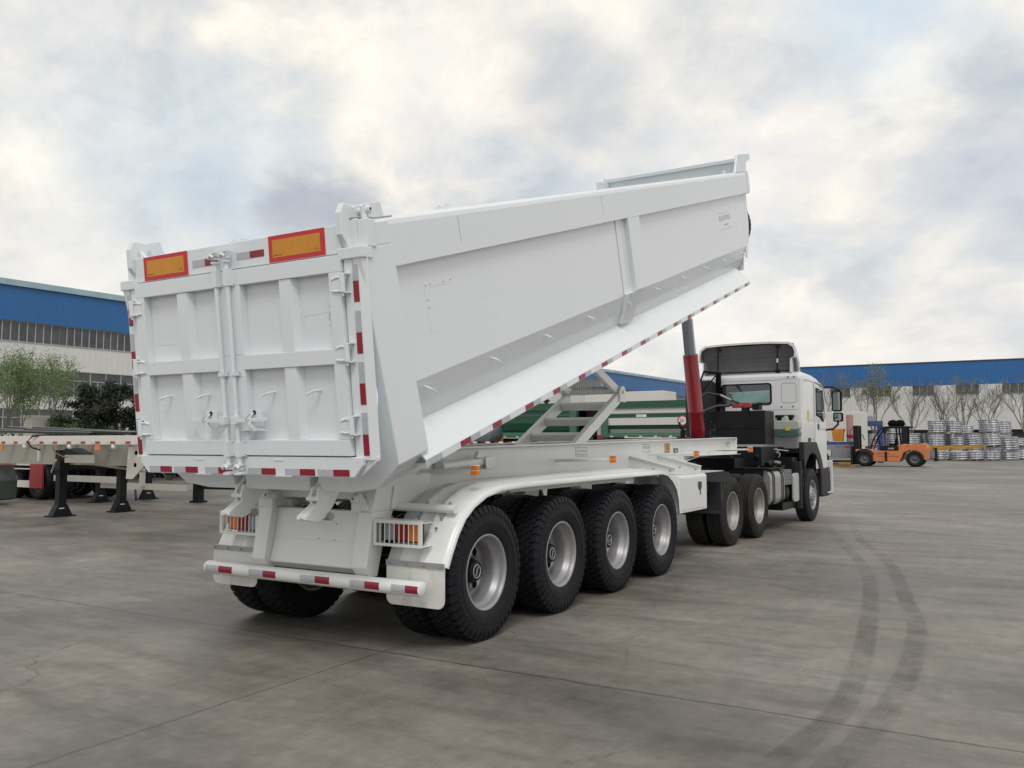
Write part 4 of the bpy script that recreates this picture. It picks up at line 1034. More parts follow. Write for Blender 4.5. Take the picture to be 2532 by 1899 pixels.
        s = M(); s.prism(rounded_box_profile(min(sg*1.27, sg*1.47), max(sg*1.27, sg*1.47), 2.26, 2.72, .05), 'x', 6.50, 6.60); s.prism(rounded_box_profile(min(sg*1.29, sg*1.49), max(sg*1.29, sg*1.49), 2.04, 2.24, .04), 'x', 6.50, 6.60); mr = s.build('mirror', black, cab, bevel=.012)
        s = M(); s.prism(rounded_box_profile(min(sg*1.295, sg*1.445), max(sg*1.295, sg*1.445), 2.29, 2.69, .03), 'x', 6.4965, 6.4995); s.prism(rounded_box_profile(min(sg*1.315, sg*1.465), max(sg*1.315, sg*1.465), 2.065, 2.215, .03), 'x', 6.4965, 6.4995)
        s.build('mirror_glass', mat('mirror_glass', (.30, .36, .37), .05, metal=.9), mr)
    # windscreen
    s = M(); s.prism([(6.30, 2.74), (6.52, 1.95), (6.54, 1.95), (6.33, 2.75)], 'y', -1.0, 1.0); s.build('windscreen', glass, cab)
    s = M(); s.prism([(6.28, 2.90), (6.50, 2.86), (6.56, 2.76), (6.50, 2.74), (6.30, 2.80)], 'y', -1.05, 1.05); s.build('sun_visor', black, cab, bevel=.02)
    # bumper and step
    s = M(); s.prism([(5.72, .50), (5.68, 1.03), (6.50, 1.06), (6.58, 1.0), (6.60, .55), (6.48, .44), (5.9, .44)], 'y', -1.19, 1.19); s.build('front_bumper', dark, P, bevel=.02)
    s = M(); s.prism([(6.60, .50), (6.60, 1.20), (6.64, 1.20), (6.66, .55), (6.62, .46)], 'y', -1.23, 1.23); s.box(6.2, 6.62, -1.225, -1.20, .50, .53); s.build('bumper_skin', cabw, P, bevel=.01)
    s = M(); s.box(6.3, 6.42, -1.20, -1.195, .97, 1.03); s.build('side_lamp', red_l, P)
    # roof deflector shell
    s = M()
    prof = [(-.93, 3.0), (-.94, 3.31), (-1.02, 3.315), (-1.03, 3.45), (-1.0, 3.55), (-.90, 3.625), (-.5, 3.655), (0, 3.665), (.5, 3.66), (.88, 3.64), (.99, 3.56), (1.02, 3.45), (1.02, 3.30), (.94, 3.295), (.93, 3.02)]
    n = len(prof)
    def sec(a, ky, kz, inset=0): 
        return [(a, y*ky*(1-inset), 3.0+(z-3.0-inset*.4)*kz) for y, z in prof]
    rows = [sec(4.55, 1, 1), sec(4.68, .995, .99), sec(4.85, .97, .86), sec(5.05, .94, .60), sec(5.25, .90, .28), sec(5.40, .88, .03)]
    ins = [[(a, y*.965, 3.0+(z-3.0)*.94) for a, y, z in r_] for r_ in rows]
    s.add([v for r_ in rows for v in r_], [(i*n+k, i*n+k+1, (i+1)*n+k+1, (i+1)*n+k) for i in range(len(rows)-1) for k in range(n-1)], True)
    s.add(rows[0]+ins[0], [(k, k+1, n+k+1, n+k) for k in range(n-1)], False)
    df = s.build('roof_deflector', cabw, P)
    md = df.modifiers.new('es', 'EDGE_SPLIT'); md.split_angle = R(35)
    s = M()
    s.add([v for r_ in ins for v in r_], [(i*n+k, (i+1)*n+k, (i+1)*n+k+1, i*n+k+1) for i in range(len(rows)-1) for k in range(n-1)], True)
    s.prism([(4.60, 3.60), (4.615, 3.60), (4.86, 3.03), (4.845, 3.03)], 'y', -.97, .96)
    for q in range(6):
        zz = 3.10+q*.085; aa = 4.60+(3.60-zz)*.43; s.box(aa-.008, aa+.01, -.95, .94, zz, zz+.007)
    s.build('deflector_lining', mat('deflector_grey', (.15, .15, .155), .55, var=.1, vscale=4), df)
    s = M()
    for y in (-.63, .62):
        s.tube([(4.60, y, 3.04), (4.60, y-.01, 3.30), (4.575, y-.03, 3.56)], .016, 8); s.box(4.56, 4.63, y-.06, y+.01, 3.53, 3.59); s.box(4.6, 4.7, y-.04, y+.04, 3.02, 3.08)
    s.tube([(4.62, .85, 3.06), (4.62, .62, 3.06)], .014, 8)
    s.tube([(4.60, -.9, 3.045), (4.60, .8, 3.055)], .012, 8)
    s.build('deflector_strut', dark, df)
    s = M(); s.cyl((4.60, -.64, 3.22), (4.60, -.64, 3.30), .02, 8); s.build('strut_tag', sticker, df)
    # --- behind the cab
    s = M(); s.box(3.35, 3.95, -.73, .61, 1.55, 2.20); s.box(3.34, 3.35, -.725, .60, 1.86, 1.872); tk = s.build('hydraulic_oil_tank', dark, P, bevel=.05)
    s = M(); s.cyl((3.6, .18, 2.2), (3.6, .18, 2.30), .05, 14); s.cyl((3.6, .18, 2.30), (3.6, .18, 2.38), .075, 14); s.build('tank_fitting', dark, tk); s = M(); s.cyl((3.6, -.28, 2.2), (3.6, -.28, 2.27), .08, 14); s.box(3.5, 3.7, -.58, -.44, 2.22, 2.32); s.cyl((3.6, -.40, 2.30), (3.6, -.50, 2.30), .03, 10); s.build('tank_fitting', dark, tk)
    s = M(); s.box(3.55, 3.68, -.36, -.02, 2.27, 2.34); s.box(3.52, 3.72, -.38, -.25, 2.26, 2.37); s.build('valve_block', red, tk, bevel=.015)
    s = M()
    s.tube([(2.6, .30, 1.62), (2.75, .36, 1.75), (2.95, .44, 2.0), (3.1, .38, 2.2), (3.3, .2, 2.30), (3.45, -.0, 2.31)], .03, 10)
    s.tube([(2.3, .30, 1.75), (2.7, .44, 2.15), (3.0, .52, 2.42), (3.2, .36, 2.56), (3.4, .16, 2.52), (3.5, -.02, 2.42), (3.58, -.16, 2.36)], .022, 10)
    s.tube([(1.95, .16, 1.78), (2.1, .1, 1.76), (2.2, 0, 1.70)], .02, 8)
    s.tube([(2.9, -.05, 1.45), (3.0, -.2, 1.3), (3.0, -.3, 1.08)], .014, 8); s.tube([(.5, .2, 1.13), (1.6, .1, 1.15), (2.4, -.15, 1.10), (3.0, -.35, 1.05)], .013, 8)
    s.build('hose', mat('hose_black', (.03, .032, .034), .45), P)
    s = M(); s.tube([(3.4, .16, 2.52), (3.5, -.02, 2.42)], .026, 10); s.build('hose_braid', grey, P)
    s = M(); s.tube([(3.0, .52, 2.44), (3.05, .50, 2.60), (3.6, .56, 3.02), (4.3, .56, 3.04)], .02, 8); s.box(4.40, 4.52, .52, .60, 1.6, 3.05); s.tube([(3.15, .42, 2.60), (4.2, .50, 3.0)], .014, 8); s.build('hose_hanger', black, P)
    s = M(); s.prism(rounded_box_profile(.59, 1.12, 1.5, 2.84, .03), 'x', 4.0, 4.4); s.box(4.05, 4.35, .62, 1.05, 2.84, 2.87); s.build('air_intake_box', darkm, P, bevel=.02)
    s = M(); s.box(4.42, 4.5, -.98, -.62, 2.08, 2.14); s.box(4.45, 4.5, -.95, -.65, 1.98, 2.10); s.build('coolant_bracket', dark, P)
    cool = mat('translucent_tank', (.42, .47, .42), .3, var=.08, vscale=6); coolg = mat('green_coolant', (.07, .125, .10), .35, var=.1, vscale=5)
    s = M(); s.prism(rounded_box_profile(-1.14, -.60, 1.84, 2.02, .05), 'x', 4.20, 4.44); s.box(4.22, 4.30, -.93, -.80, 1.9, 2.08); s.cyl((4.32, -.86, 2.05), (4.32, -.86, 2.12), .04, 12); ct = s.build('coolant_tank', cool, P, bevel=.015)
    s = M(); s.prism(rounded_box_profile(-1.135, -.605, 1.70, 1.83, .05), 'x', 4.205, 4.435); s.build('coolant_fill', coolg, ct, bevel=.012)
    s = M(); s.box(4.19, 4.198, -.97, -.88, 1.82, 1.91); s.build('coolant_sticker', yellow, ct)
    # chassis of the tractor
    s = M()
    for sg in (-1, 1): s.box(-1.1, 6.2, min(sg*.36, sg*.44), max(sg*.36, sg*.44), .78, 1.06)
    for a in (-1.05, -.3, .6, 1.7, 2.8, 3.9, 4.8): s.box(a, a+.1, -.36, .36, .80, 1.04)
    s.box(3.0, 4.6, -.75, .75, 1.15, 1.50); s.box(3.9, 5.4, -.62, .62, .65, 1.45); s.box(2.2, 3.4, -.5, .5, 1.06, 1.30); s.box(3.9, 4.3, -1.08, -.7, .9, 1.3)
    for k in range(9):
        a = 2.6+random.random()*1.9; b = -.95+random.random()*.5; z = 1.05+random.random()*.4; s.cyl((a, b, z), (a+.12, b-.03, z+.05), .03+random.random()*.03, 10)
    s.build('tractor_frame', dark, P)
    s = M(); s.lathe([(1.20, .001), (1.20, .42), (1.24, .45), (1.27, .44), (1.28, .30), (1.25, .05)], 32, c=(.35, 0, 0), axis='z'); s.box(-.3, .2, -.25, .25, 1.08, 1.2); s.box(.5, .9, -.3, .3, 1.06, 1.18); s.prism([(-.62, 1.06), (-.2, 1.20), (.3, 1.24), (.3, 1.10)], 'y', -.40, .40); s.build('fifth_wheel', mat('greasy_steel', (.05, .045, .04), .5, var=.3, vscale=12), P)
    s = M()
    s.tube([(4.0, -.72, 1.5), (4.05, -.80, 1.35), (4.0, -.74, 1.2)], .02, 8); s.cyl((4.0, -.8, 1.38), (4.0, -.72, 1.38), .03, 10); s.cyl((3.9, -.86, 1.18), (3.9, -.74, 1.2), .04, 10); s.tube([(3.8, -.70, 1.46), (4.1, -.95, 1.42)], .014, 8); s.build('air_fitting', alu, P)
    # rear fender flaps and lamps
    for sg in (-1, 1):
        s = M(); s.box(-.66, -.62, min(sg*.62, sg*1.23), max(sg*.62, sg*1.23), .55, 1.0)
        for k in range(7):
            a0, a1 = R(180-k*22), R(180-(k+1)*22)
            if k < 3: s.prism([(0+.64*math.cos(a0), .53+.64*math.sin(a0)), (.64*math.cos(a1), .53+.64*math.sin(a1)), (.67*math.cos(a1), .53+.67*math.sin(a1)), (.67*math.cos(a0), .53+.67*math.sin(a0))], 'y', min(sg*.62, sg*1.23), max(sg*.62, sg*1.23))
        s.build('rear_mudguard', darkm, P)
        s = M(); s.box(-1.12, -1.06, min(sg*.95, sg*1.12), max(sg*.95, sg*1.12), .82, .95); s.build('tail_lamp', red_l, P, bevel=.01)
        s = M(); s.box(4.05, 4.12, min(sg*.80, sg*1.20), max(sg*.80, sg*1.20), .31, 1.22); s.build('front_mud_flap', darkm, P, bevel=.01)
    s = M(); s.box(-1.05, -.9, -1.12, 1.12, .86, .98); s.build('rear_cross_bar', dark, P)
    s = M(); s.box(4.03, 4.05, -1.10, -1.04, .86, .93); s.build('amber_lamp', orange_l, P, bevel=.008)
    # fuel tank with straps, battery box, air tanks
    s = M(); s.prism(rounded_box_profile(-1.17, -.52, .47, 1.10, .14, 6), 'x', 2.10, 3.0); ft = s.build('fuel_tank', alu, P, bevel=.01)
    for a in (2.22, 2.32, 2.78, 2.88):
        s = M(); s.prism(rounded_box_profile(-1.18, -.51, .46, 1.11, .14, 6), 'x', a, a+.03); s.build('tank_strap', darkm, ft)
    s = M(); s.box(2.05, 3.05, -1.15, -.5, 1.115, 1.13); s.box(2.05, 2.10, -1.05, -.45, .3, 1.1); s.build('tank_step', dark, P)
    s = M(); s.box(3.06, 3.56, -1.15, -.5, .80, 1.08)
    for z in (.84, .90, .96, 1.02): s.box(3.07, 3.55, -1.16, -1.15, z, z+.02)
    s.build('battery_box', mat('grey_plastic', (.16, .165, .17), .5), P, bevel=.008)
    for a in (3.16, 3.42):
        s = M(); s.lathe([(-1.12, .001), (-1.125, .05), (-1.10, .11), (-1.08, .12), (-.5, .12)], 20, c=(a, 0, .65), axis='y'); s.build('air_tank', darkm, P)
    s = M(); s.prism(rounded_box_profile(3.64, 4.02, .46, 1.0, .07), 'y', -1.17, -1.13); s.build('side_shield', mat('light_grey_plastic', (.45, .45, .45), .5), P, bevel=.008)
    s = M(); s.box(5.45, 5.797, -1.155, 1.155, .95, 1.46); s.build('arch_darkening_box', dark, P)  # dark box added so the inside of the wheel arches stays dark
    s = M(); s.box(3.1, 4.1, -1.1, -.5, .33, .47); s.build('lower_step', dark, P)
    # wheels
    for i, a in enumerate((0, 1.35)):
        s = M(); s.cyl((a, -.9, .53), (a, .9, .53), .09, 14); s.lathe([(-.25, .05), (-.15, .2), (0, .24), (.15, .2), (.25, .05)], 20, c=(a, 0, .53)); s.build('axle', dark, P)
        for sg in (-1, 1):
            add_wheel(P, (a, sg*1.065, .53), T_RIB, RIMO, None, sg, i, .981)
            add_wheel(P, (a, sg*.74, .53), T_RIB, RIMO, None, -sg, i, .981)
    for sg in (-1, 1): add_wheel(P, (5.015, sg*1.06, .53), T_RIB, RIMF, None, sg, 0, .981)
    s = M(); s.cyl((5.015, -.9, .53), (5.015, .9, .53), .06, 12); s.build('axle', dark, P)
tractor()

# ================================================================== BACKGROUND
def bwheel(parent, x, y, r, w, side=-1, axis='y', m_=None, rimc=None, tyre_name='wheel'):
    """simple far wheel: tyre with dished rim; axis y or x"""
    s = M(); t = w/2
    s.lathe([(-t*.8, r*.55), (-t, r*.7), (-t, r*.88), (-t*.8, r*.97), (-t*.4, r), (t*.4, r), (t*.8, r*.97), (t, r*.88), (t, r*.7), (t*.8, r*.55)], 28, c=(x if axis == 'y' else y*0+x, y, r) if axis == 'y' else (x, y, r), axis=axis, flip=True)
    o = s.build(tyre_name, m_ or rubber, parent)
    s = M()
    for sg in (-1, 1): s.lathe([(sg*t*.8, r*.56), (sg*t*.7, r*.5), (sg*t*.2, r*.45), (sg*t*.15, r*.2), (sg*t*.5, r*.16), (sg*t*.5, .001)], 24, c=(x, y, r), axis=axis)
    s.build('rim', rimc or rim_old, o)
    return o

# ---- long factory on the far side of the yard (wall along X)
steelblue = mat('blue_cladding', (.018, .125, .345), .45, var=.05, vscale=.3)
lightblue = mat('pale_blue_roof_sheet', (.32, .46, .52), .5, var=.2, vscale=.6)
cladw = mat('pale_grey_cladding', (.66, .66, .65), .6, var=.05, vscale=.4)
wglass = mat('factory_window_glass', (.055, .062, .068), .18, var=.5, vscale=.9, spec=.6)
frame_w = mat('window_frame_grey', (.40, .41, .40), .6)
def corrugate(mt, axis=0, freq=22):
    m = mt.copy(); g = NT(m.node_tree); b = m.node_tree.nodes['Principled BSDF']
    sp = g.n('ShaderNodeSeparateXYZ', i={0: g.n('ShaderNodeTexCoord').outputs['Object']})
    h = g.math('PINGPONG', g.math('MULTIPLY', sp.outputs[axis], freq/10), .5)
    bp = g.n('ShaderNodeBump', i={'Strength': .6, 'Distance': .05, 'Height': h}); m.node_tree.links.new(bp.outputs[0], b.inputs['Normal'])
    return m
blue_c = corrugate(steelblue); clad_c = corrugate(cladw); blue_y = corrugate(steelblue, 1); clad_y = corrugate(cladw, 1)
def factory_long():
    F = empty('factory_building', (24, 56.6, 0), R(-3.4)); L = 150; D = 40
    tag(F, 'long factory with blue upper cladding and ribbon windows running behind the parked trailers', 'factory')
    s = M()
    s.box(0, L, .0, D, 0, 2.2); s.box(0, L, 0, D, 4.05, 4.95); s.box(0, L, 0, D, 6.95, 8.75); s.build('lower_wall', clad_c, F)
    s = M(); s.box(0, L, -.12, D, 10.25, 12.75); s.build('upper_cladding', blue_c, F)
    s = M(); s.prism([(-.2, 12.75), (-.2, 12.85), (D/2, 16.0), (D+.2, 12.85), (D+.2, 12.75)], 'x', -.3, L+.3); s.box(-.3, L+.3, -.3, -.2, 12.72, 13.15); s.build('roof', lightblue, F)
    s = M(); s.box(.1, L-.1, .2, D-.2, 2.2, 4.05); s.box(.1, L-.1, .2, D-.2, 4.95, 6.95); s.box(.1, L-.1, .2, D-.2, 8.75, 10.25); s.build('back_wall', dark, F)
    for k in range(20):
        for nm, z0, z1 in (('window', 8.75, 10.25), ('window', 4.95, 6.95), ('window', 2.2, 4.05)):
            if k > 9 and z0 < 3: continue
            xa, xb = k*7.5, (k+1)*7.5
            s = M(); s.box(xa, xb, .08, .10, z0, z1); w = s.build('window', wglass, F)
            s = M(); pw = .58 if z0 > 8 else 1.16
            n = int(7.5/pw+.5)
            for i in range(n+1):
                x = xa+7.5*i/n; s.box(x-.03, x+.03, .02, .08, z0, z1)
                if z0 < 8 and i < n: s.box(x+7.5/n/2-.02, x+7.5/n/2+.02, .03, .08, z0, z0+(z1-z0)*.62)
            s.box(xa, xb, .0, .08, z1-.06, z1); s.box(xa, xb, -.05, .08, z0, z0+.07)
            if z0 < 8: s.box(xa, xb, .02, .08, z0+(z1-z0)*.62, z0+(z1-z0)*.62+.06)
            s.build('frame', frame_w, w)
factory_long()
def factory_far():
    F = empty('warehouse_building', (105, 10, 0), R(2.0))
    tag(F, 'wide blue and grey warehouse behind the stacked wheel rims and bare trees', 'warehouse')
    y0, y1 = -32, 20; D = 40
    s = M(); s.box(0, D, y0, y1, 8.25, 10.95); s.build('upper_cladding', blue_y, F)
    s = M(); s.prism([(-.1, 10.95), (-.1, 11.05), (D/2, 12.1), (D+.1, 11.05), (D+.1, 10.95)], 'y', y0-.2, y1+.2); s.build('roof', mat('dark_roof_edge', (.10, .07, .09), .6), F)
    wins = []; y = 4.0
    ctr = [5.6+4.6*k for k in range(-8, 3)]
    s = M()
    s.box(.0, D, y0, y1, 3.1, 7.12)
    prev = y0
    for k in range(11):
        c = -27.2+4.6*k-5.5+4.36
        wins.append(c)
    for c in wins:
        s.box(.0, D, prev, c-1.15, 7.12, 8.25); prev = c+1.15
    s.box(.0, D, prev, y1, 7.12, 8.25)
    s.build('wall', clad_y, F)
    for c in wins:
        s = M(); s.box(.10, .14, c-1.15, c+1.15, 7.12, 8.25); w = s.build('window', wglass, F)
        s = M()
        for q in (-.40, .40): s.box(.04, .10, c+q-.03, c+q+.03, 7.12, 8.25)
        s.box(-.06, .10, c-1.15, c+1.15, 7.10, 7.16); s.build('frame', frame_w, w)
    s = M(); s.box(.5, D, y0, y1, 0, 3.1); s.build('loading_bays', mat('dark_bay', (.04, .05, .05), .8), F)
    s = M()
    for k in range(12): yy = y0+1+k*4.6; s.box(.05, .45, yy, yy+.4, 0, 3.1)
    s.box(-.1, 0, y0, y1, 0, .9)
    s.build('bay_pillars', clad_y, F)
factory_far()

# ---- trees
def cyl_between(s, p, q, r0, r1, n=5): s.tube([p, q], r0, n, cap=False, radii=[r0, r1])
LEAFM = {}
def leafmat(name, c1, c2):
    m = bpy.data.materials.new(name); m.use_nodes = True; g = NT(m.node_tree); b = m.node_tree.nodes['Principled BSDF']
    p = g.n('ShaderNodeNewGeometry').outputs['Position']
    c = g.ramp(g.noise(p, 1.6, 5, .7), [(.35, c1), (.65, c2)]); m.node_tree.links.new(c, b.inputs['Base Color']); b.inputs['Roughness'].default_value = .65
    return m
leaf_bud = leafmat('budding_leaf', (.17, .19, .10), (.27, .29, .17)); leaf_willow = leafmat('willow_leaf', (.10, .18, .05), (.20, .30, .10)); leaf_pine = leafmat('pine_needle', (.014, .020, .012), (.035, .045, .024)); leaf_shrub = leafmat('shrub_leaf', (.04, .085, .022), (.10, .17, .05))
bark = mat('bark', (.07, .06, .05), .9, var=.2, vscale=3); twig = mat('grey_twig', (.20, .19, .16), .9)
def tree(name, label, loc, h, seed, style, group):
    rnd = random.Random(seed); T = empty(name, loc, rnd.random()*6); tag(T, label, 'tree', group)
    tr_ = M(); br = M(); lf = M()
    def leaf(p, sz):
        a = Vector((rnd.gauss(0, 1), rnd.gauss(0, 1), rnd.gauss(0, 1))).normalized(); b = a.cross(Vector((rnd.gauss(0, 1), rnd.gauss(0, 1), rnd.gauss(0, 1)))).normalized()
        lf.add([p-a*sz, p+b*sz*.55, p+a*sz, p-b*sz*.55], [(0, 1, 2, 3)], False)
    tips = []
    def grow(p, d, L, r, depth, mb):
        seg = 3; q = p
        for k in range(seg):
            d = (d+Vector((rnd.gauss(0, .10), rnd.gauss(0, .10), .05 if style != 'pine' else 0))).normalized(); q2 = q+d*L/seg
            cyl_between(mb, q, q2, r*(1-.25*k/seg), r*(1-.25*(k+1)/seg), 5 if depth > 1 else 4); q = q2
            if depth <= maxd-1 and rnd.random() < .75 and depth > 0:
                a = rnd.random()*6.28; side = (d+Vector((math.cos(a), math.sin(a), .25))*.75).normalized()
                grow(q, side, L*.62, r*.5, depth-1, br)
            if depth <= 1: tips.append((q, d))
        if depth > 0:
            for _ in range(2):
                a = rnd.random()*6.28; nd = (d+Vector((math.cos(a), math.sin(a), .2))*.45).normalized()
                grow(q, nd, L*.72, r*.62, depth-1, br)
    if style in ('bare', 'bud'):
        maxd = 4; th = h*.28
        cyl_between(tr_, Vector((0, 0, 0)), Vector((0, 0, th)), .13, .10, 8)
        nb = 4 if style == 'bare' else 5
        for k in range(nb):
            a = 6.28*k/nb+rnd.random(); grow(Vector((0, 0, th*(1-.12*k/nb))), Vector((math.cos(a)*(.30+.35*rnd.random()), math.sin(a)*(.30+.35*rnd.random()), 1)).normalized(), h*.26, .06, 4 if style == 'bud' else 3, br)
        if style == 'bud': grow(Vector((0, 0, th)), Vector((0, 0, 1)), h*.32, .08, 4, br)
        for q, d in tips:
            for _ in range(1):
                if rnd.random() < (.55 if style == 'bud' else .10): leaf(q+Vector((rnd.gauss(0, .2), rnd.gauss(0, .2), rnd.gauss(0, .2))), .075)
        m_ = leaf_bud
    elif style == 'willow':
        maxd = 4
        for k in range(3):
            a = k*2.1+rnd.random(); grow(Vector((0, 0, .1)), Vector((math.cos(a)*.35, math.sin(a)*.35, 1)).normalized(), h*.27, .05, 4, br)
        cyl_between(tr_, Vector((0, 0, 0)), Vector((0, 0, .4)), .1, .08, 8)
        for q, d in tips:
            for _ in range(3): leaf(q+Vector((rnd.gauss(0, .14), rnd.gauss(0, .14), rnd.gauss(0, .13))), .04)
        m_ = leaf_willow
    elif style == 'pine':
        cyl_between(tr_, Vector((0, 0, 0)), Vector((0, 0, h*.95)), .12, .03, 8)
        n = 30
        for k in range(n):
            z = h*(.14+.82*k/n); Lr = (1-k/n)**.7*h*.40*(.55+.7*rnd.random())+.25; a = rnd.random()*6.28
            e = Vector((math.cos(a)*Lr, math.sin(a)*Lr, z+Lr*.22)); cyl_between(br, Vector((0, 0, z)), e, .03, .012, 4)
            for j in range(9):
                t = .3+.7*(j+rnd.random())/9; c = Vector((0, 0, z)).lerp(e, t)
                for _ in range(34): leaf(c+Vector((rnd.gauss(0, .13), rnd.gauss(0, .13), rnd.gauss(0.03, .10))), .06)
        m_ = leaf_pine
    else:
        cyl_between(tr_, Vector((0, 0, 0)), Vector((0, 0, h*.5)), .08, .05, 8); maxd = 4
        for k in range(5):
            a = k*1.3; grow(Vector((0, 0, .2+.1*k)), Vector((math.cos(a)*.6, math.sin(a)*.6, 1)).normalized(), h*.32, .04, 3, br)
        for q, d in tips:
            for _ in range(16): leaf(q+Vector((rnd.gauss(0, .15), rnd.gauss(0, .15), rnd.gauss(0, .13))), .045)
        m_ = leaf_shrub
    tr_.build('trunk', bark, T); br.build('branches', bark if style == 'pine' else twig, T); lf.build('crown', m_, T)
    return T
G_ = 'bare spring trees in front of the warehouse'
tree('street_tree', 'tall pale budding tree rising behind the forklift', (97, 9.0, 0), 9.0, 3, 'bud', G_)
tree('street_tree', 'thin tree just beside the truck mirror in front of the warehouse', (99, 13.9, 0), 11, 14, 'bare', G_)
tree('street_tree', 'wide forked bare tree right of the forklift roof', (97, 5.3, 0), 9.4, 21, 'bare', G_)
tree('street_tree', 'bare tree above the tall pair of rim stacks', (97, 2.2, 0), 9.0, 32, 'bare', G_)
tree('street_tree', 'bare tree between the rim stacks under a white wall bay', (98, .3, 0), 9.6, 45, 'bare', G_)
tree('street_tree', 'bare fan-shaped tree above the tallest rim stack', (97, -1.9, 0), 9.2, 52, 'bare', G_)
tree('street_tree', 'bare tree at the far right end of the warehouse', (97, -5.4, 0), 9.6, 63, 'bare', G_)
GL = 'trees and shrubs in front of the long factory'
tree('willow_tree', 'light green feathery tree at the left end of the factory front', (14.2, 31.9, 0), 7.6, 4, 'willow', GL)
tree('willow_tree', 'light green feathery tree beside the dark pines', (15.1, 30.3, 0), 7.0, 9, 'willow', GL)
tree('shrub_tree', 'yellow-green bush between the feathery tree and the dark pines', (15.8, 29.0, 0), 2.7, 5, 'shrub', GL)
tree('pine_tree', 'dark pine standing behind the yellow-green bush', (16.3, 29.2, 0), 4.1, 6, 'pine', GL)
tree('pine_tree', 'dark pine with pointed top in the middle of the pine row', (17.0, 28.2, 0), 4.2, 7, 'pine', GL)
tree('pine_tree', 'dark pine second from the tipper tailgate', (17.8, 27.3, 0), 3.7, 8, 'pine', GL)
tree('pine_tree', 'broad dark pine right beside the tipper tailgate', (18.2, 26.2, 0), 4.3, 10, 'pine', GL)
tree('pine_tree', 'dark pine mostly hidden behind the tipper tailgate', (19.0, 25.0, 0), 4.2, 12, 'pine', GL)
# dark hedge and ground planting below the trees
s = M(); rnd = random.Random(2)
for k in range(9000):
    x = 13+rnd.random()*14; y = 34.5-(x-13)*.75+rnd.gauss(0, .4); z = abs(rnd.gauss(0, .9)); 
    if z > 2.0: continue
    a = Vector((rnd.gauss(0, 1), rnd.gauss(0, 1), rnd.gauss(0, 1))).normalized()*.10; b = a.cross(Vector((rnd.gauss(0, 1), rnd.gauss(0, 1), 1))).normalized()*.06; p = Vector((x, y, z)); s.add([p-a, p+b, p+a, p-b], [(0, 1, 2, 3)])
tag(s.build('hedge', leaf_pine), 'low dark hedge running below the trees in front of the factory', 'hedge', None, 'stuff')
# railing fence in front of the hedge
fn = empty('railing_fence', (16, 26, 0)); tag(fn, 'dark metal railing fence in front of the hedge and pines', 'fence')
s = M()
fa, fb = Vector((12.0-16, 33.0-26, 0)), Vector((25-16, 22.6-26, 0))
for k in range(90): p = fa.lerp(fb, k/89); s.box(p.x-.015, p.x+.015, p.y-.015, p.y+.015, .1, 1.9)
s.build('bars', dark, fn); s = M()
for z in (.3, 1.8): s.beam(fa+Vector((0, 0, z)), fb+Vector((0, 0, z)), .04, .05)
s.build('rail', dark, fn)

# ---- left flatbed semi-trailers, axis along Y
trailer_w = mat('cream_trailer_paint', (.66, .65, .60), .4, var=.04, vscale=1, dirt=.12)
trailer_g = mat('weathered_cream_paint', (.36, .35, .30), .5, var=.10, vscale=1.2, dirt=.25)
def leg_stand(parent, x, y, ztop):
    s = M(); s.box(x-.085, x+.085, y-.08, y+.08, .22, ztop); s.box(x-.075, x+.075, y-.07, y+.07, .06, .3)
    s.box(x-.10, x+.10, y-.095, y+.095, ztop*.62, ztop)
    L = s.build('landing_leg', dark, parent, bevel=.006)
    s = M(); n = .25
    s.prism([(x-.22, .03), (x+.22, .03), (x+.10, .26), (x-.10, .26)], 'y', y-.09, y+.09); s.box(x-.26, x+.26, y-.16, y+.16, .0, .03); s.build('landing_foot', dark, L)
    s = M(); s.box(x-.085, x+.03, y-.0935, y-.0905, .17, .19); s.build('foot_label', sticker, L)
def flatbed(name, label, x0, yn, yf, deck, legs_y, full=True, wheels=True, rails=True):
    F = empty(name, (x0+1.25, (yn+yf)/2, 0)); tag(F, label, 'flatbed trailer', 'flatbed trailers parked behind the tipper')
    ox, oy = x0+1.25, (yn+yf)/2
    lx = lambda x: x-ox
    ly = lambda y: y-oy
    s = M()
    for x in (x0, x0+2.44): s.box(lx(x), lx(x+.06), ly(yn), ly(yf), deck-.18, deck)
    s.build('side_rail', trailer_w, F, bevel=.004)
    s = M(); y = yn+.3
    while y < yf: s.box(lx(x0+.06), lx(x0+2.44), ly(y), ly(y+.06), deck-.13, deck-.03); y += .6
    s.build('cross_member', dark, F)
    s = M()
    for x in (x0+.70, x0+1.70):
        s.prism([(ly(yn), deck-.14), (ly(yf), deck-.14), (ly(yf), deck-.62), (ly(yn+3.0), deck-.62), (ly(yn+1.6), deck-.36), (ly(yn), deck-.34)], 'x', lx(x), lx(x+.10))
    s.build('main_beam', trailer_g, F)
    y = yn+.25; k = 0
    while y < yf-.3 and k < 40:
        s = M(); s.cur = 1; s.box(lx(x0)-.004, lx(x0), ly(y), ly(y+.15), deck-.165, deck-.115); s.cur = 0; s.box(lx(x0)-.004, lx(x0), ly(y+.15), ly(y+.30), deck-.165, deck-.115); s.build('reflective_tape', [tape_w if k % 1 else mat('pale_tape', (.60, .60, .56), .4), mat('bright_red_tape', (.42, .02, .04), .4)], F); y += .478; k += 1
    for y in legs_y:
        for x in (x0+.55, x0+2.0): leg_stand(F, lx(x), ly(y), deck-.3)
    return F, lx, ly
F, lx, ly = flatbed('flatbed_trailer', 'cream flatbed semi-trailer nearest on the left, resting on black landing legs', 4.60, 6.2, 18.5, 1.725, (12.88,))
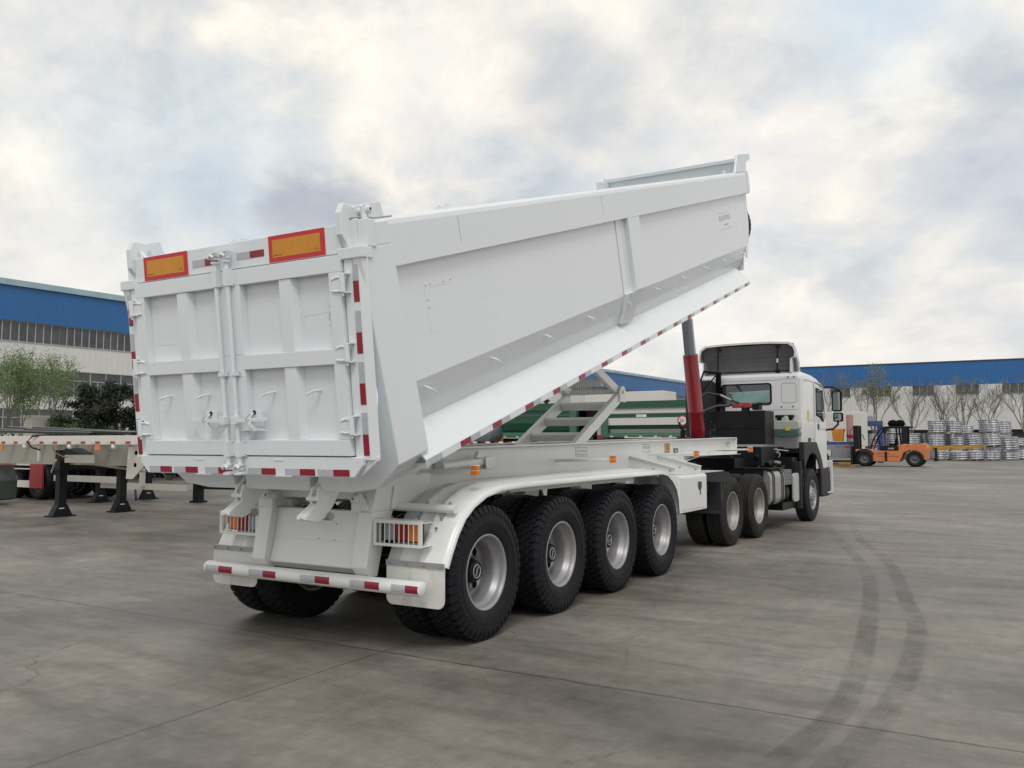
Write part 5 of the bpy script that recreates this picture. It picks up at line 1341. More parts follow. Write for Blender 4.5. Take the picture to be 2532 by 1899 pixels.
# details on the near flatbed
s = M(); s.prism([(ly(12.1), 1.33), (ly(11.1), 1.34), (ly(11.1), 1.17), (ly(12.1), 1.17)], 'x', lx(4.72), lx(4.74)); s.build('side_plate', trailer_g, F)
s = M(); s.prism([(ly(10.45), 1.50), (ly(10.2), 1.50), (ly(10.0), 1.45), (ly(9.9), 1.16), (ly(10.30), .86), (ly(10.5), .86)], 'x', lx(5.02), lx(5.05)); s.cur = 1
for y, z in ((10.2, 1.38), (10.22, 1.14)): s.lathe([(lx(5.018), .001), (lx(5.018), .045)], 14, c=(0, ly(y), z), axis='x')
s.build('gusset_plate', [trailer_w, black], F)
s = M(); s.box(lx(4.66), lx(4.70), ly(12.92), ly(12.98), 1.2, 1.55); s.build('drop_bracket', trailer_w, F)
for y in (13.4, 11.8, 10.36):
    s = M(); s.lathe([(lx(4.60), .001), (lx(4.60), .045), (lx(4.66), .05)], 14, c=(0, ly(y), 1.50), axis='x'); s.build('rope_roller', sticker, F)
s = M()
for y in (14.2, 10.75): s.box(lx(4.60), lx(4.63), ly(y), ly(y+.18), 1.44, 1.53)
s.build('amber_lamp', orange_l, F)
s = M(); s.tube([(lx(4.64), ly(12.75), 1.74), (lx(4.55), ly(13.0), 1.72), (lx(4.50), ly(13.1), 1.6), (lx(4.52), ly(12.95), 1.48), (lx(4.55), ly(12.7), 1.43)], .018, 8); s.build('rubber_hose', dark, F)
s = M(); s.tube([(lx(4.70), ly(12.5), 1.5), (lx(4.70), ly(12.42), 1.38), (lx(4.72), ly(12.15), 1.29), (lx(4.72), ly(12.0), 1.29)], .010, 8); s.build('brown_hose', rust, F)
s = M(); s.prism([(ly(12.35), 1.20), (ly(12.35), 1.36), (ly(12.2), 1.47), (ly(12.05), 1.46), (ly(11.72), 1.35), (ly(11.7), 1.33), (ly(12.1), 1.33)], 'x', lx(4.8), lx(5.1)); s.build('gearbox', dark, F)
s = M(); s.beam((lx(4.75), ly(12.45), 1.22), (lx(5.0), ly(13.0), .95), .03, .05); s.beam((lx(5.2), ly(12.7), 1.2), (lx(7.1), ly(12.7), .9), .03, .05); s.build('leg_brace', trailer_g, F)
s = M(); s.box(lx(5.1), lx(7.2), ly(12.85), ly(12.91), .98, 1.04); s.build('leg_crossbar', dark, F)
s = M(); s.prism([(ly(10.9), 1.16), (ly(10.9), 1.44), (ly(10.35), 1.46), (ly(10.35), .98), (ly(10.5), .9), (ly(10.7), 1.1)], 'x', lx(6.0), lx(6.2)); s.build('lamp_cluster', dark, F)
# long cream channels stacked on the ground side (ramps) under the trailer
for nm, lb, p, q in (('loading_ramp', 'upper cream ramp beam reaching from the near landing leg towards the tipper', (5.2, 12.2, .86), (6.6, 10.9, .82)),
                     ('loading_ramp', 'lower cream ramp beam passing behind the second landing leg', (6.0, 11.2, .74), (10.2, 10.35, .72))):
    pass
# guard rails between the trailers belong to the second flatbed
F2, lx2, ly2 = flatbed('flatbed_trailer', 'second cream flatbed semi-trailer standing behind the nearest one', 7.75, 9.5, 22.5, 1.60, (16.2,))
s = M(); s.box(lx2(7.80), lx2(7.85), ly2(14.6), ly2(17.5), .56, .72); s.build('side_guard', trailer_w, F2); s = M(); s.box(lx2(7.9), lx2(7.95), ly2(12.3), ly2(15.6), .42, .57); s.box(lx2(7.8), lx2(7.9), ly2(13.8), ly2(13.9), .5, 1.1); s.build('side_guard', trailer_w, F2)
s = M(); s.tube([(lx2(8.2), ly2(15.0), .5), (lx2(8.2), ly2(14.6), .42), (lx2(8.2), ly2(14.55), .1)], .03, 8); s.build('dark_blue_strap', mat('blue_strap', (.03, .02, .10), .5), F2)
s = M(); s.beam((lx2(8.6), ly2(15.2), 1.15), (lx2(8.6), ly2(14.0), .8), .04, .05); s.build('leg_brace', trailer_g, F2)
for y in (18.6, 19.9, 21.2):
    for x in (8.15, 10.0): bwheel(F2, lx2(x), ly2(y), .50, .28, axis='x')
# a third trailer frame with braced support legs, seen under the tailgate
F3 = empty('support_trestle', (9.6, 13.2, 0)); tag(F3, 'black braced support trestle standing under the tailgate beyond the landing legs', 'trestle')
s = M(); s.box(-.1, .1, .6, .8, .05, 1.4); s.box(-.16, .16, .54, .86, 0, .05); s.build('leg', dark, F3); s = M(); s.box(-.1+.6, .1+.6, -1.9, -1.7, .05, 1.4); s.box(.44, .76, -1.96, -1.64, 0, .05); s.build('leg', dark, F3)
s = M(); s.beam((0, .7, .42), (.6, -1.8, .42), .10, .13); s.build('crossbar', dark, F3)
# lorry rear on the far left: red and white underrun frame, grey flap
L = empty('parked_truck', (8.2, 20.2, 0)); tag(L, 'rear end of a parked truck with red and white underrun frame at the left edge', 'truck')
def bx(o, x0, x1, y0, y1, z0, z1): o.box(x0-8.2, x1-8.2, y0-20.2, y1-20.2, z0, z1)
s = M(); bx(s, 7.9, 7.95, 18.20, 18.80, .33, 1.075); s.build('corner_plate', mat('red_panel_paint', (.36, .025, .03), .5, var=.06, vscale=3), L)
s = M(); bx(s, 7.92, 8.0, 18.7, 21.5, .95, 1.06); bx(s, 7.92, 8.0, 18.7, 21.5, .84, .87); bx(s, 7.92, 8.0, 18.7, 21.5, .34, .53); bx(s, 7.92, 8.0, 18.76, 18.82, .34, 1.45); s.build('underrun_frame', trailer_w, L)
s = M(); bx(s, 7.905, 7.919, 19.5, 20.4, .97, 1.07); s.build('red_marker', mat('red_panel_paint', (.36, .025, .03)), L)
for y in (18.3, 19.6):
    for x in (8.5, 10.0): bwheel(L, x-8.2, y-20.2, .48, .28, axis='x')
s = M(); bx(s, 8.2, 10.4, 17.6, 23, .9, 1.1); s.build('frame', dark, L)
FL = empty('trailer_mudflap', (6.3, 17.75, 0)); tag(FL, 'grey rounded mudguard with dark flap at the left edge under the flatbed', 'mudguard')
s = M(); s.prism([(-.30, .14), (-.33, .62), (-.10, 1.02), (1.2, 1.02), (1.2, .10), (.0, .10)], 'x', 0, .5); s.build('flap', mat('dark_grey_flap', (.065, .075, .075), .6), FL, bevel=.03)
s = M(); s.box(-.01, 0, -.22, 1.2, .99, 1.03); s.build('edge_strip', sticker, FL)
# long steel beams lying on top of the near flatbed
for k, (ya, yb_, xa, xb) in enumerate(((12.5, 17.0, 4.75, 5.9), (11.2, 15.8, 4.8, 6.0), (13.0, 18.0, 5.2, 6.4), (11.6, 16.5, 5.6, 6.6), (13.4, 18.2, 5.9, 6.9))):
    o = M(); z = 1.735
    o.beam((xa-5.5, ya-14.5-1.2, .03), (xb-5.5, yb_-14.5, .13+.03*k), .05, .05); o.cur = 1; o.beam((xa-5.5+.03, ya-14.5-1.2, .062), (xb-5.5+.03, yb_-14.5, .162+.03*k), .03, .012)
    b = o.build('steel_bar', [dark, grey], None, loc=(5.5, 14.5, z))
    tag(b, ['nearest dark steel bar', 'second dark steel bar', 'middle dark steel bar', 'fourth dark steel bar', 'farthest dark steel bar'][k]+' lying across the deck of the near flatbed', 'steel bar', 'steel bars lying on the flatbed')
# white cabin and grey boards beyond
s = M(); s.prism(rounded_box_profile(-.42, .42, 0, 2.72, .06), 'x', -.4, .4); o = s.build('site_cabin', mat('cabin_white', (.62, .60, .54), .5), None, loc=(14.9, 30.55, 0), bevel=.02); tag(o, 'small off-white cabin between the feathery trees and the flatbed', 'cabin')
for k, (x, y) in enumerate(((13.0, 26.6), (14.2, 23.4), (15.6, 20.8))):
    q = empty('grey_panel_post', (x, y, 0), R(-40)); tag(q, ['leftmost grey square panel on a post above the flatbed rail', 'middle grey square panel on a post above the flatbed rail', 'grey square panel on a post nearest the tailgate'][k], 'panel post', 'grey panels on short posts')
    s = M(); s.cyl((0, 0, 0), (0, 0, 1.9), .035, 8); s.build('post', dark, q); s = M(); s.box(-.06, .02, -.24, .24, 1.78, 2.12, Matrix.Rotation(.15, 4, 'X')); s.build('grey_panel', grey, q)  # flat grey panel on a thin post, not a light source

# ---- green tipper trailers beyond, axis along Y at x=31
green = mat('green_paint', (.018, .085, .045), .4, var=.07, vscale=.8); greenl = mat('light_green_paint', (.045, .145, .09), .45, var=.05, vscale=.8)
stripe = mat('pale_stripe_paint', (.62, .60, .57), .5)
def green_trailer(name, label, y0, y1, striped, ox=31):
    T = empty(name, (ox+1.2, (y0+y1)/2, 0)); tag(T, label, 'tipper trailer', 'green tipper trailers parked beyond the tipper'); oy = (y0+y1)/2
    s = M(); prof = [(-1.2, 3.50), (-1.2, 3.20), (-1.12, 3.16), (-1.12, 2.55), (-1.0, 2.2), (-.85, 2.02), (.85, 2.02), (1.12, 2.55), (1.12, 3.2), (1.2, 3.2), (1.2, 3.5)]
    s.prism(prof, 'y', y0-oy, y1-oy); b = s.build('dump_body', green, T)
    s = M(); s.prism([(-.95, 2.10), (-1.22, 1.93), (-1.22, 1.84), (-.9, 1.9)], 'y', y0-oy, y1-oy); s.build('splash_flange', greenl, b)
    s = M(); s.box(-1.15, -1.12, y0-oy, y1-oy, 2.88, 2.94); s.box(-1.205, -1.2, y0-oy, y1-oy, 3.17, 3.2); s.box(-.9, .9, y0-oy-.0, y0-oy+.2, 1.95, 3.5); s.box(-1.23, -1.12, y0-oy, y0-oy+.35, 1.9, 3.5); s.box(-1.23, -1.12, y1-oy-.35, y1-oy, 1.9, 3.5); s.build('body_rib', greenl, b)
    if striped:
        for z0, z1 in ((2.92, 3.19), (2.40, 2.73)):
            s = M(); s.box(-1.135, -1.121, y0-oy+.35, y1-oy-.35, z0, z1); s.build('stripe', stripe, b)
        s = M(); s.prism([(-1.115, 2.21), (-1.09, 2.21), (-1.0, 2.03), (-1.03, 2.03)], 'y', y0-oy+.35, y1-oy-.4); s.build('stripe', mat('grey_stripe', (.38, .38, .35), .5), b)
    y = y0+.3; k = 0
    while y < y1 and k < 26:
        s = M(); s.box(-1.226, -1.2205, y-oy, y-oy+.14, 1.85, 1.90); s.cur = 1; s.box(-1.226, -1.2205, y-oy+.35, y-oy+.49, 1.85, 1.90); s.build('reflective_tape', [sticker, tape_r], b); y += .72; k += 1
    s = M(); s.box(-.5, .5, y0-oy+.3, y1-oy-.3, 1.2, 1.8); s.build('frame', dark, T)
    for i in range(3):
        for x in (-.95, .95): bwheel(T, x, y1-oy-1.2-i*1.3, .52, .28, axis='x')
    s = M()
    for yy in (y0+2.0, y0+4.1): s.box(-1.25, -1.18, yy-oy, yy-oy+.3, 1.68, 1.84)
    s.build('amber_lamp', orange_l, T)
    return T, oy
T1, oy1 = green_trailer('green_tipper_trailer', 'plain dark green tipper trailer seen left of the white ladder frame', 13.3, 21.5, False)
s = M(); s.box(-1.158, -1.122, 14.75-oy1, 15.20-oy1, 2.74, 2.90); s.cur = 1; text_mesh(s, 'ROCKY-VOL', (-1.158, 15.19-oy1, 2.79), (0, -1, 0), (0, 0, 1), .075, .002); s.build('maker_plate', [sticker, ink_b], T1)
T2, oy2 = green_trailer('green_tipper_trailer', 'green tipper trailer with white stripes seen beside the red cylinder', 4.6, 12.0, True)
s = M(); s.box(-1.158, -1.122, 9.75-oy2, 10.25-oy2, 2.76, 2.88); s.cur = 1; text_mesh(s, 'maker trailer', (-1.158, 10.24-oy2, 2.80), (0, -1, 0), (0, 0, 1), .06, .002); s.build('maker_plate', [sticker, ink_b], T2)
s = M(); s.lathe([(-1.16, .001), (-1.16, .23)], 28, c=(0, 8.03-oy2, 2.58), axis='x'); s.cur = 1; s.lathe([(-1.165, .18), (-1.165, .23)], 28, c=(0, 8.03-oy2, 2.58), axis='x'); s.cur = 2; text_mesh(s, '50', (-1.166, 8.03-oy2+.14, 2.50), (0, -1, 0), (0, 0, 1), .24, .002); s.build('speed_plate', [sticker, plate_r, ink], T2)
# things in the gap between the green trailers
gp = empty('parked_truck', (33.0, 12.65, 0)); tag(gp, 'dark green truck with spare wheel and yellow filter cap between the two green trailers', 'truck')
s = M(); s.box(-1.0, 1.0, -.55, .60, .6, 3.3); s.build('body', dark, gp)
s = M(); s.box(-1.3, -1.1, .1, .45, 1.6, 2.7); s.box(-1.3, -1.1, -.60, -.50, 1.6, 3.5); s.build('post', green, gp)
bwheel(gp, -1.2, .1, .5, .28, axis='x').location = (0, 0, 1.85)
s = M(); s.lathe([(0, .001), (.0, .17), (.12, .2), (.25, .15), (.30, .02)], 16, c=(-1.1, -.28, 2.95), axis='z'); s.build('filter_cap', mat('yellow_cap', (.50, .38, .04), .4), gp)
s = M(); s.box(-1.35, -1.3, -.45, -.15, 1.75, 2.5); s.build('reflector_board', stripe, gp); s = M(); s.box(-1.355, -1.35, -.45, -.15, 1.75, 1.95); s.build('red_band', red, gp)
# grey round tank end at left of the green trailer
q = empty('round_tank', (29.4, 17.3, 0)); tag(q, 'dull grey round tank end below the raised body, left of the plain green trailer', 'tank')
s = M(); s.lathe([(-.6, .001), (-.6, .46), (-.56, .5), (.6, .5), (.6, 0.001)], 32, c=(0, 0, 2.0), axis='x'); s.build('tank', mat('blue_grey_tank', (.13, .15, .17), .5), q); s = M(); s.lathe([(-.62, .50), (-.64, .53), (-.60, .53)], 32, c=(0, 0, 2.0), axis='x'); s.build('band', grey, q); s = M(); s.box(-.5, .5, -.3, .3, 0, 1.5); s.build('stand', dark, q)
# low red and white rail of another trailer seen over the chassis
q = empty('low_loader', (22.6, 11.8, 0)); tag(q, 'low trailer edge with red and white tape seen just above the tipper chassis', 'flatbed trailer')
s = M(); s.box(0, 2.4, -4.5, 4.2, 1.50, 1.64); s.build('deck', dark, q)
for k in range(14): s = M(); s.box(-.01, 0, -4.3+k*.6, -4.1+k*.6, 1.57, 1.63); s.cur = 1; s.box(-.01, 0, -4.1+k*.6, -3.9+k*.6, 1.57, 1.63); s.build('reflective_tape', [sticker, tape_r], q)
for y in (-3.5, -2.2, 2.2): bwheel(q, .3, y, .45, .25, axis='x')
s = M(); s.box(.3, .6, -3, 3, .9, 1.5); s.build('beam', dark, q)
# white box container behind the striped trailer, pump set behind the plain one
cont = mat('container_white', (.66, .65, .61), .5, var=.03, vscale=1)
o = M(); o.box(-1.2, 1.2, -3, 3, .2, 5.15); o = o.build('white_container', cont, None, loc=(51, 18.9, 0), bevel=.03); tag(o, 'tall white container rising behind the striped green trailer', 'container')
q = empty('pump_set', (36, 18.4, 0)); tag(q, 'rack of dark valves on a pale tank behind the plain green trailer', 'pump')
s = M(); s.box(-.5, .5, -1.2, 1.2, 0, 3.72); s.build('tank', cont, q); s = M()
for k in range(4): s.cyl((-.2, -.9+k*.5, 3.72), (-.2, -.9+k*.5, 4.05), .11, 10); s.cyl((-.2, -.95+k*.5, 4.05), (-.2, -.85+k*.5, 4.2), .16, 10)
s.cyl((-.2, -1.1, 3.88), (-.2, 1.1, 3.88), .05, 8); s.build('valves', dark, q)

# ---- right side: white container truck, chassis truck
o = M(); o.box(0, 2.4, -2.6, 2.4, 1.30, 3.98); 
for k in range(26): o.box(-.03, 0, -2.55+k*.19, -2.47+k*.19, 1.35, 3.9)
for k in range(12): o.box(.1+k*.19, .18+k*.19, -2.63, -2.6, 1.35, 3.9)
o = o.build('white_container', cont, None, loc=(64.3, 8.0, 0), bevel=.03)
tag(o, 'white corrugated container beyond the forklift mast on its truck', 'container')
q = empty('chassis_truck', (60.5, 7.2, 0), R(4)); tag(q, 'blue-decked truck chassis with grey side boxes parked left of the forklift', 'truck')
s = M(); s.box(-2.6, -.4, -2.2, 3.8, 1.45, 1.66); s.box(-2.62, -2.6, -.3, 1.8, 1.50, 1.72); s.build('deck', mat('blue_deck', (.03, .075, .22), .5, var=.2, vscale=2), q)
s = M(); s.box(-2.7, -2.5, -2.3, 3.8, 1.10, 1.45); s.box(-2.75, -2.4, -2.4, -.5, .50, 1.12); s.build('side_box', mat('blue_grey_metal', (.26, .28, .31), .5, metal=.3, var=.06, vscale=2), q)
s = M(); s.cur = 0; text_mesh(s, 'NO.13', (-2.702, -.75, 1.22), (0, -1, 0), (0, 0, 1), .20, .003); s.build('side_lettering', ink_b, q)
s = M(); s.box(-2.703, -2.701, -1.65, -1.35, 1.22, 1.36); s.build('red_mark', ink_r, q)
for y in (.25, -.95+2.2): bwheel(q, -2.3, y, .50, .3, axis='x')
s = M(); s.prism([(.9, .35), (1.2, .2), (-2.2, .22), (-1.9, .36)], 'x', -2.4, -2.2); s.build('chassis_rail', dark, q)
cr = empty('hydraulic_ram', (59.2, 5.5, 1.66)); tag(cr, 'faded pink upright hydraulic ram on the blue truck deck', 'hydraulic ram')
s = M(); s.cyl((0, 0, 0), (0, 0, 1.90), .24, 16); s.build('ram', mat('faded_pink_paint', (.42, .22, .22), .5), cr, ); s = M(); s.tube([(0, 0, -.1), (0, 0, .5)], .3, 16, radii=[.20, .27]); s.build('ram_base', red, cr)
s = M(); s.tube([(0, -.5, 0), (0, -.35, .35), (0, -.55, .6), (0, -.85, .45), (0, -.95, .1)], .03, 8); s.tube([(0, -.6, 0), (0, -.45, .2), (0, -.6, .35), (0, -.75, .25)], .03, 8); s.build('ram_hose', dark, cr)
ob = M(); ob.prism([(.0, 0), (-.08, .75), (-.14, .80), (-.14, .88), (.85, .86), (.85, .78), (.72, .74), (.62, 0)], 'x', -.3, .3)
for k in range(3): ob.box(-.34, -.3, .12+k*.2, .18+k*.2, .02, .72)
ob = ob.build('orange_bin', mat('orange_paint', (.60, .22, .02), .5, var=.08, vscale=3), None, loc=(59.0, 5.95, 1.70), bevel=.02); tag(ob, 'small orange steel hopper on the blue truck deck', 'hopper')
q = empty('blue_frame', (67.5, 6.0, 0), R(3)); tag(q, 'blue steel frame unit rising behind the forklift roof', 'machine')
s = M(); s.box(-.3, .3, .1, .6, 0, 3.4); s.box(-.3, .3, -1.6, -1.2, 0, 3.3); s.box(-.35, .35, -1.6, .6, 2.9, 3.3); s.build('frame', mat('blue_deck', (.03, .075, .22)), q); s = M(); s.box(-.3, .3, -1.1, .1, 3.3, 3.6); s.box(-.25, .25, -.9, .0, 3.6, 3.72); s.build('head', grey, q)
# rusty yellow beam on the ground
o = M(); o.box(-.15, .15, -2.2, 2.2, .0, .14); o.box(-.2, .2, -1.9, -1.2, .14, .32); o.beam((0, 1.9, .14), (0, 2.3, .02), .3, .05); o = o.build('steel_beam', mat('yellow_ochre_paint', (.28, .16, .05), .7, var=.25, vscale=3), None, loc=(54.0, 6.6, 0), bevel=.01); tag(o, 'rusty yellow steel beam lying on the ground in front of the forklift forks', 'steel beam')

# ---- forklift, heading +Y
def forklift():
    K = empty('forklift', (57, 2.75, 0)); tag(K, 'orange heavy forklift with black mast and overhead guard facing the truck', 'forklift')
    org = mat('forklift_orange', (.56, .18, .06), .5, var=.14, vscale=1.5, dirt=.45)
    # x towards camera is negative; y forward
    s = M()
    s.prism([(-2.45, .55), (-2.50, 1.25), (-2.38, 1.50), (-2.2, 1.55), (-.75, 1.45), (-.75, 1.05), (.85, 1.05), (1.0, 1.15), (1.9, 1.15), (1.95, 1.0), (1.45, 1.0), (1.1, .75), (.85, .35), (-.75, .33), (-.85, .45), (-1.05, .95), (-1.4, 1.1), (-1.8, 1.05), (-2.15, .85), (-2.25, .5), (-2.4, .42)], 'x', -1.02, 1.02)
    bd = s.build('body', org, K, bevel=.03)
    s = M(); s.box(-1.03, -1.021, -.75, .55, .68, .70); s.box(-1.03, -1.021, -.05, .10, .35, 1.0); s.build('body_trim', dark, bd)
    s = M(); s.box(-.9, .9, -.75, .4, 1.05, 1.40); s.build('seat_base', dark, K, bevel=.03)
    s = M(); text_mesh(s, 'H100', (-.906, -.1, 1.15), (0, -1, 0), (0, 0, 1), .16, .003); s.build('model_lettering', sticker, K)
    s = M(); text_mesh(s, 'HELI FORK', (-1.023, .62, .80), (0, -1, 0), (0, 0, 1), .17, .003); text_mesh(s, 'HELI', (-1.023, -1.2, 1.33), (0, -1, 0), (0, 0, 1), .10, .003); s.build('side_lettering', ink, K)
    s = M(); s.box(-.3, .3, -.55, -.1, 1.4, 1.5); s.prism([(-.55, 1.45), (-.42, 1.45), (-.5, 1.95), (-.62, 1.95)], 'x', -.28, .28); s.build('seat', black, K, bevel=.03)
    s = M()
    for x in (-.85, .85):
        s.tube([(x, 1.0, 1.15), (x, .75, 1.9), (x, .35, 2.5), (x, .05, 2.62)], .05, 8); s.tube([(x, .05, 2.62), (x, -1.5, 2.62)], .06, 8); s.tube([(x, -.72, 1.45), (x, -.62, 2.6)], .055, 8); s.tube([(x, -1.1, 1.5), (x, -1.1, 2.4), (x, -1.3, 2.45)], .045, 8)
        s.box(x-.06, x+.06, -1.25, -.95, 1.5, 2.6)
    for k in range(9): s.box(-.85, .85, -1.4+k*.2, -1.34+k*.2, 2.60, 2.66)
    s.box(-.85, .85, .0, .2, 2.35, 2.6)
    s.build('overhead_guard', dark, K)
    s = M(); s.tube([(-.3, .45, 1.4), (-.3, .55, 1.95), (-.3, .5, 2.0)], .03, 8); s.lathe([(-.02, .18), (0, .20), (.02, .18)], 20, c=(-.0, .5, 1.98), axis='z'); s.build('steering_wheel', black, K)
    s = M(); s.tube([(-.6, .75, 1.3), (-.6, .72, 2.1)], .04, 8); s.build('red_lever', red, K)
    # mast
    s = M()
    for x in (-.55, -.38, .38, .55): s.box(x-.06, x+.06, 1.75, 2.1, .12, 2.75)
    for z in (.5, 1.4, 2.62): s.box(-.6, .6, 1.8, 2.0, z, z+.12)
    s.box(-.12, .12, 1.85, 1.95, .2, 2.7)
    s.tube([(-.62, 2.05, 2.7), (-.66, 2.28, 2.4), (-.66, 2.32, 1.6), (-.62, 2.2, 1.0)], .02, 8)
    s.build('mast', dark, K)
    s = M(); s.box(-.9, .9, 2.1, 2.25, .15, 1.35); s.build('fork_carriage', dark, K)
    s = M()
    for x in (-.5, .5): s.box(x-.1, x+.1, 2.25, 4.4, .08, .15)
    s.build('fork', dark, K)
    for y, r, nm in ((1.35, .53, 'wheel'), (-1.72, .54, 'wheel')):
        for x in (-.95, .95): 
            bwheel(K, x, y, r, .36, axis='x', rimc=mat('dark_rim', (.10, .10, .11), .6))
    s = M()
    for k in range(9):
        a0, a1 = R(20+15*k), R(35+15*k)
        s.prism([(1.35+.60*math.cos(a0), .53+.60*math.sin(a0)), (1.35+.60*math.cos(a1), .53+.60*math.sin(a1)), (1.35+.66*math.cos(a1), .53+.66*math.sin(a1)), (1.35+.66*math.cos(a0), .53+.66*math.sin(a0))], 'x', -1.15, 1.15)
    s.build('front_fender', dark, K)
    bag = M(); bag.lathe([(-.55, .01), (-.45, .20), (-.2, .26), (.0, .20), (.2, .27), (.45, .2), (.55, .01)], 16, c=(0, 0, .2), axis='y'); bag = bag.build('black_bag', black, None, loc=(56.6, 2.15, 2.66)); tag(bag, 'lumpy black bag lying on the forklift overhead guard', 'bag')
forklift()

# ---- wrapped pallets of wheel rims
rimfoil = mat('foil_wrapped_rim', (.40, .41, .45), .34, metal=.45, var=.5, vscale=3)
wrap = mat('stretch_wrap', (.56, .57, .60), .22, var=.12, vscale=5, spec=.9)
wood = mat('pallet_wood', (.22, .17, .11), .8)
def quad_lobes(R_):
    # outline of four round rims standing two by two
    pts = []
    for qx, qy, a0 in ((1, 1, -45), (-1, 1, 45), (-1, -1, 135), (1, -1, 225)):
        for k in range(9):
            a = R(a0+10+160*k/8-0); pts.append((qx*R_*.5+R_*.5*math.cos(a), qy*R_*.5+R_*.5*math.sin(a)))
    return pts
def rim_block_proto(n):
    b = empty('rim_pallet'); w = .36
    s = M(); s.box(-.74, .74, -.74, .74, .09, .12)
    for y in (-.7, -.05, .6): s.box(-.74, .74, y, y+.1, 0, .09)
    s.build('pallet', wood, b)
    h = .125+n*.215
    rb = random.Random(n)
    for k in range(n):
        s = M(); z = .125+k*.215; dx, dy = rb.gauss(0, .012), rb.gauss(0, .012)
        rows = []
        for dz, ins in ((.0, .02), (.012, -.012), (.035, -.01), (.055, .045), (.10, .06), (.155, .05), (.178, -.006), (.20, -.012), (.213, .02)):
            rows.append([(x+dx+.05*math.sin(9*a_)*0, y+dy, z+dz) for a_, (x, y) in enumerate(quad_lobes(.70-ins))])
        m_ = len(rows[0]); s.add([v for r_ in rows for v in r_], [(i*m_+j, i*m_+(j+1) % m_, (i+1)*m_+(j+1) % m_, (i+1)*m_+j) for i in range(len(rows)-1) for j in range(m_)], True)
        s.add(rows[0], [list(range(m_))[::-1]]); s.add(rows[-1], [list(range(m_))])
        s.build('rim_layer', rimfoil, b)
    s = M(); s.prism(quad_lobes(.69), 'z', h, h+.03)
    s.build('top_wrap', wrap, b, bevel=.01)
    return b
P5, P3 = rim_block_proto(5), rim_block_proto(3)
H5, H3 = .125+5*.215+.03, .125+3*.215+.03
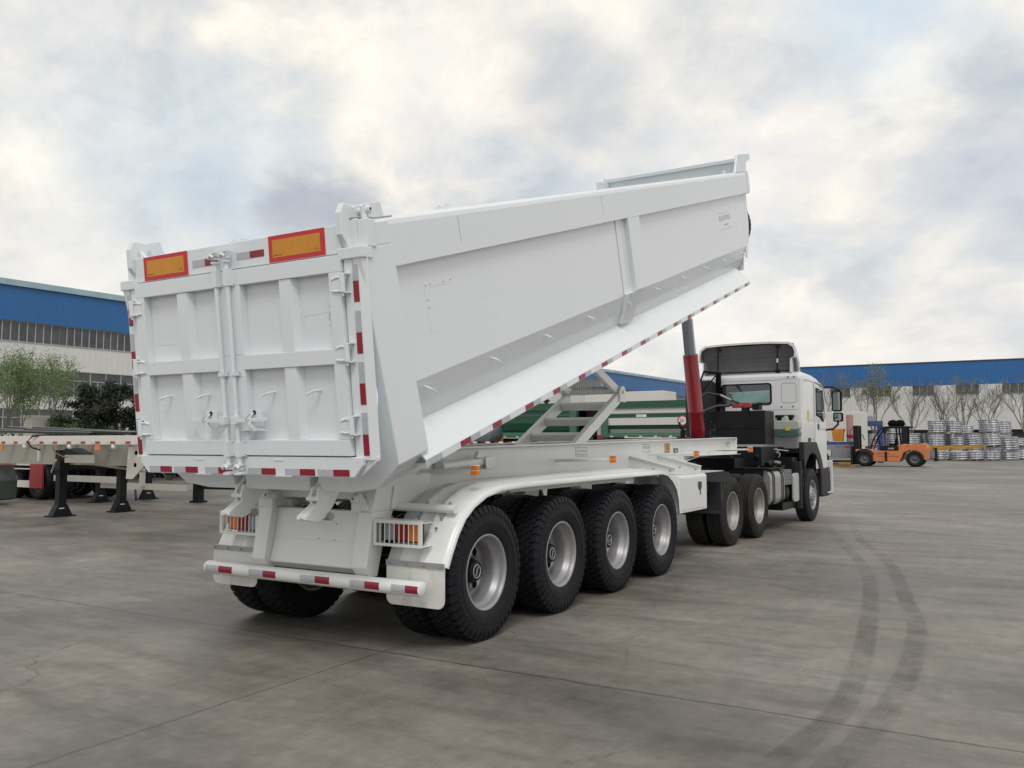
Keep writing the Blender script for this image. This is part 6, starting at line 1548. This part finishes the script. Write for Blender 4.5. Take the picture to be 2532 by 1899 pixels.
rims = [  # x, y, z, proto, label
    (86.7, 7.4, 0, 5, 'lower rim pallet seen through the forklift mast'), (86.7, 7.4, H5, 5, 'upper rim pallet seen through the forklift mast'),
    (87.5, 5.9, 0, 5, 'lower rim pallet seen under the forklift roof'), (87.5, 5.9, H5, 5, 'upper rim pallet seen under the forklift roof'), (87.5, 5.9, 2*H5, 3, 'short rim pallet showing above the forklift roof'),
    (86.5, 4.1, 0, 5, 'bottom rim pallet just behind the forklift tail'), (86.5, 4.1, H5, 5, 'top rim pallet just behind the forklift tail'),
    (87.2, 2.9, 0, 5, 'bottom rim pallet left of the paired tall stacks'), (87.2, 2.9, H5, 5, 'top rim pallet left of the paired tall stacks'),
    (85.3, 1.94, 0, 5, 'bottom pallet of the left tall pair, behind the yellow beam'), (85.3, 1.94, H5, 5, 'middle pallet of the left tall pair'), (85.3, 1.94, 2*H5, 5, 'top pallet of the left tall pair of rim stacks'),
    (86.1, .45, 0, 5, 'bottom pallet of the right tall pair, behind the yellow beam'), (86.1, .45, H5, 5, 'middle pallet of the right tall pair'), (86.1, .45, 2*H5, 5, 'top pallet of the right tall pair of rim stacks'),
    (89.6, -.15, 0, 5, 'bottom pallet of the ragged stack behind the tall pair'), (89.6, -.15, H5, 5, 'middle pallet of the ragged stack behind the tall pair'), (89.6, -.15, 2*H5, 3, 'low top pallet of the ragged stack behind the tall pair'),
    (88.0, -.9, 0, 5, 'bottom pallet squeezed between the ragged stack and the biggest stack'), (88.0, -.9, H5, 5, 'top pallet squeezed between the ragged stack and the biggest stack'),
    (94, -1.0, 0, 5, 'bottom pallet of the shaded stack left of the biggest stack'), (94, -1.0, H5, 5, 'top pallet of the shaded stack left of the biggest stack'),
    (83.3, -2.58, 0, 5, 'bottom pallet of the biggest, nearest rim stack'), (83.3, -2.58, H5, 5, 'middle pallet of the biggest, nearest rim stack'), (83.3, -2.58, 2*H5, 5, 'top pallet of the biggest, nearest rim stack'),
    (90.4, -3.55, 0, 5, 'bottom pallet of the stack peeping out behind the biggest stack'), (90.4, -3.55, H5, 5, 'middle pallet of the stack peeping out behind the biggest stack'), (90.4, -3.55, 2*H5, 5, 'top pallet of the stack peeping out behind the biggest stack'),
    (85.4, -4.1, 0, 3, 'slumped bottom pallet right of the biggest stack'), (85.4, -4.1, H3+.08, 5, 'upper pallet right of the biggest stack'),
    (89.2, -5.0, 0, 5, 'bottom rim pallet at the right edge of the picture'), (89.2, -5.0, H5, 3, 'low top rim pallet at the right edge of the picture'),
    (81.4, 1.1, 0, 3, 'low rim pallet on the ground just right of the yellow trailer legs'), (80.9, -.1, 0, 3, 'low rim pallet on the ground left of the sagging one'), (81.3, -1.25, 0, 3, 'low sagging rim pallet against the biggest stack')]
rr_ = random.Random(5)
for x, y, z, n, lb in rims:
    o = copy_tree(P5 if n == 5 else P3); o.location = (x+rr_.gauss(0, .05), y+rr_.gauss(0, .05), z); o.rotation_euler = (rr_.gauss(0, .025), rr_.gauss(0, .025), R(30)*0+rr_.gauss(0, .12)+.25)
    tag(o, 'silver '+lb, 'rim pallet', 'wrapped pallets of silver wheel rims')
def purge(o):
    for c in kids(o): purge(c)
    bpy.data.objects.remove(o)
purge(P5); purge(P3)

# ---- yellow skeletal trailer on legs
q = empty('skeletal_trailer', (77.2, .3, 0), R(4)); tag(q, 'low yellow skeletal trailer on black legs in front of the rim stacks', 'trailer')
yel = mat('ochre_trailer_paint', (.46, .24, .035), .55, var=.12, vscale=1.2, dirt=.1)
s = M()
for x in (-.5, .5): s.prism([(2.2, 1.32), (-2.6, 1.36), (-2.6, 1.12), (-.5, 1.06), (.6, .92), (2.2, .92)], 'x', x-.06, x+.06)
s.box(-1.2, 1.2, -2.62, -2.5, 1.12, 1.38)
for y in (-1.5, -.2, 1.2): s.box(-1.2, 1.2, y, y+.1, 1.15, 1.25)
s.build('frame', yel, q)
for x in (-.7, .7):
    s = M(); s.box(x-.08, x+.08, 1.0, 1.2, .1, 1.15); s.box(x-.2, x+.2, .9, 1.3, 0, .1); s.build('landing_leg', dark, q)
s = M(); s.box(-.6, .6, 1.6, 2.3, .35, .95); s.build('red_box', red, q)
for sgn in (-1, 1): bwheel(q, sgn*.9, 5.2, .5, .3, axis='x')

for p in PROTO: bpy.data.objects.remove(p)
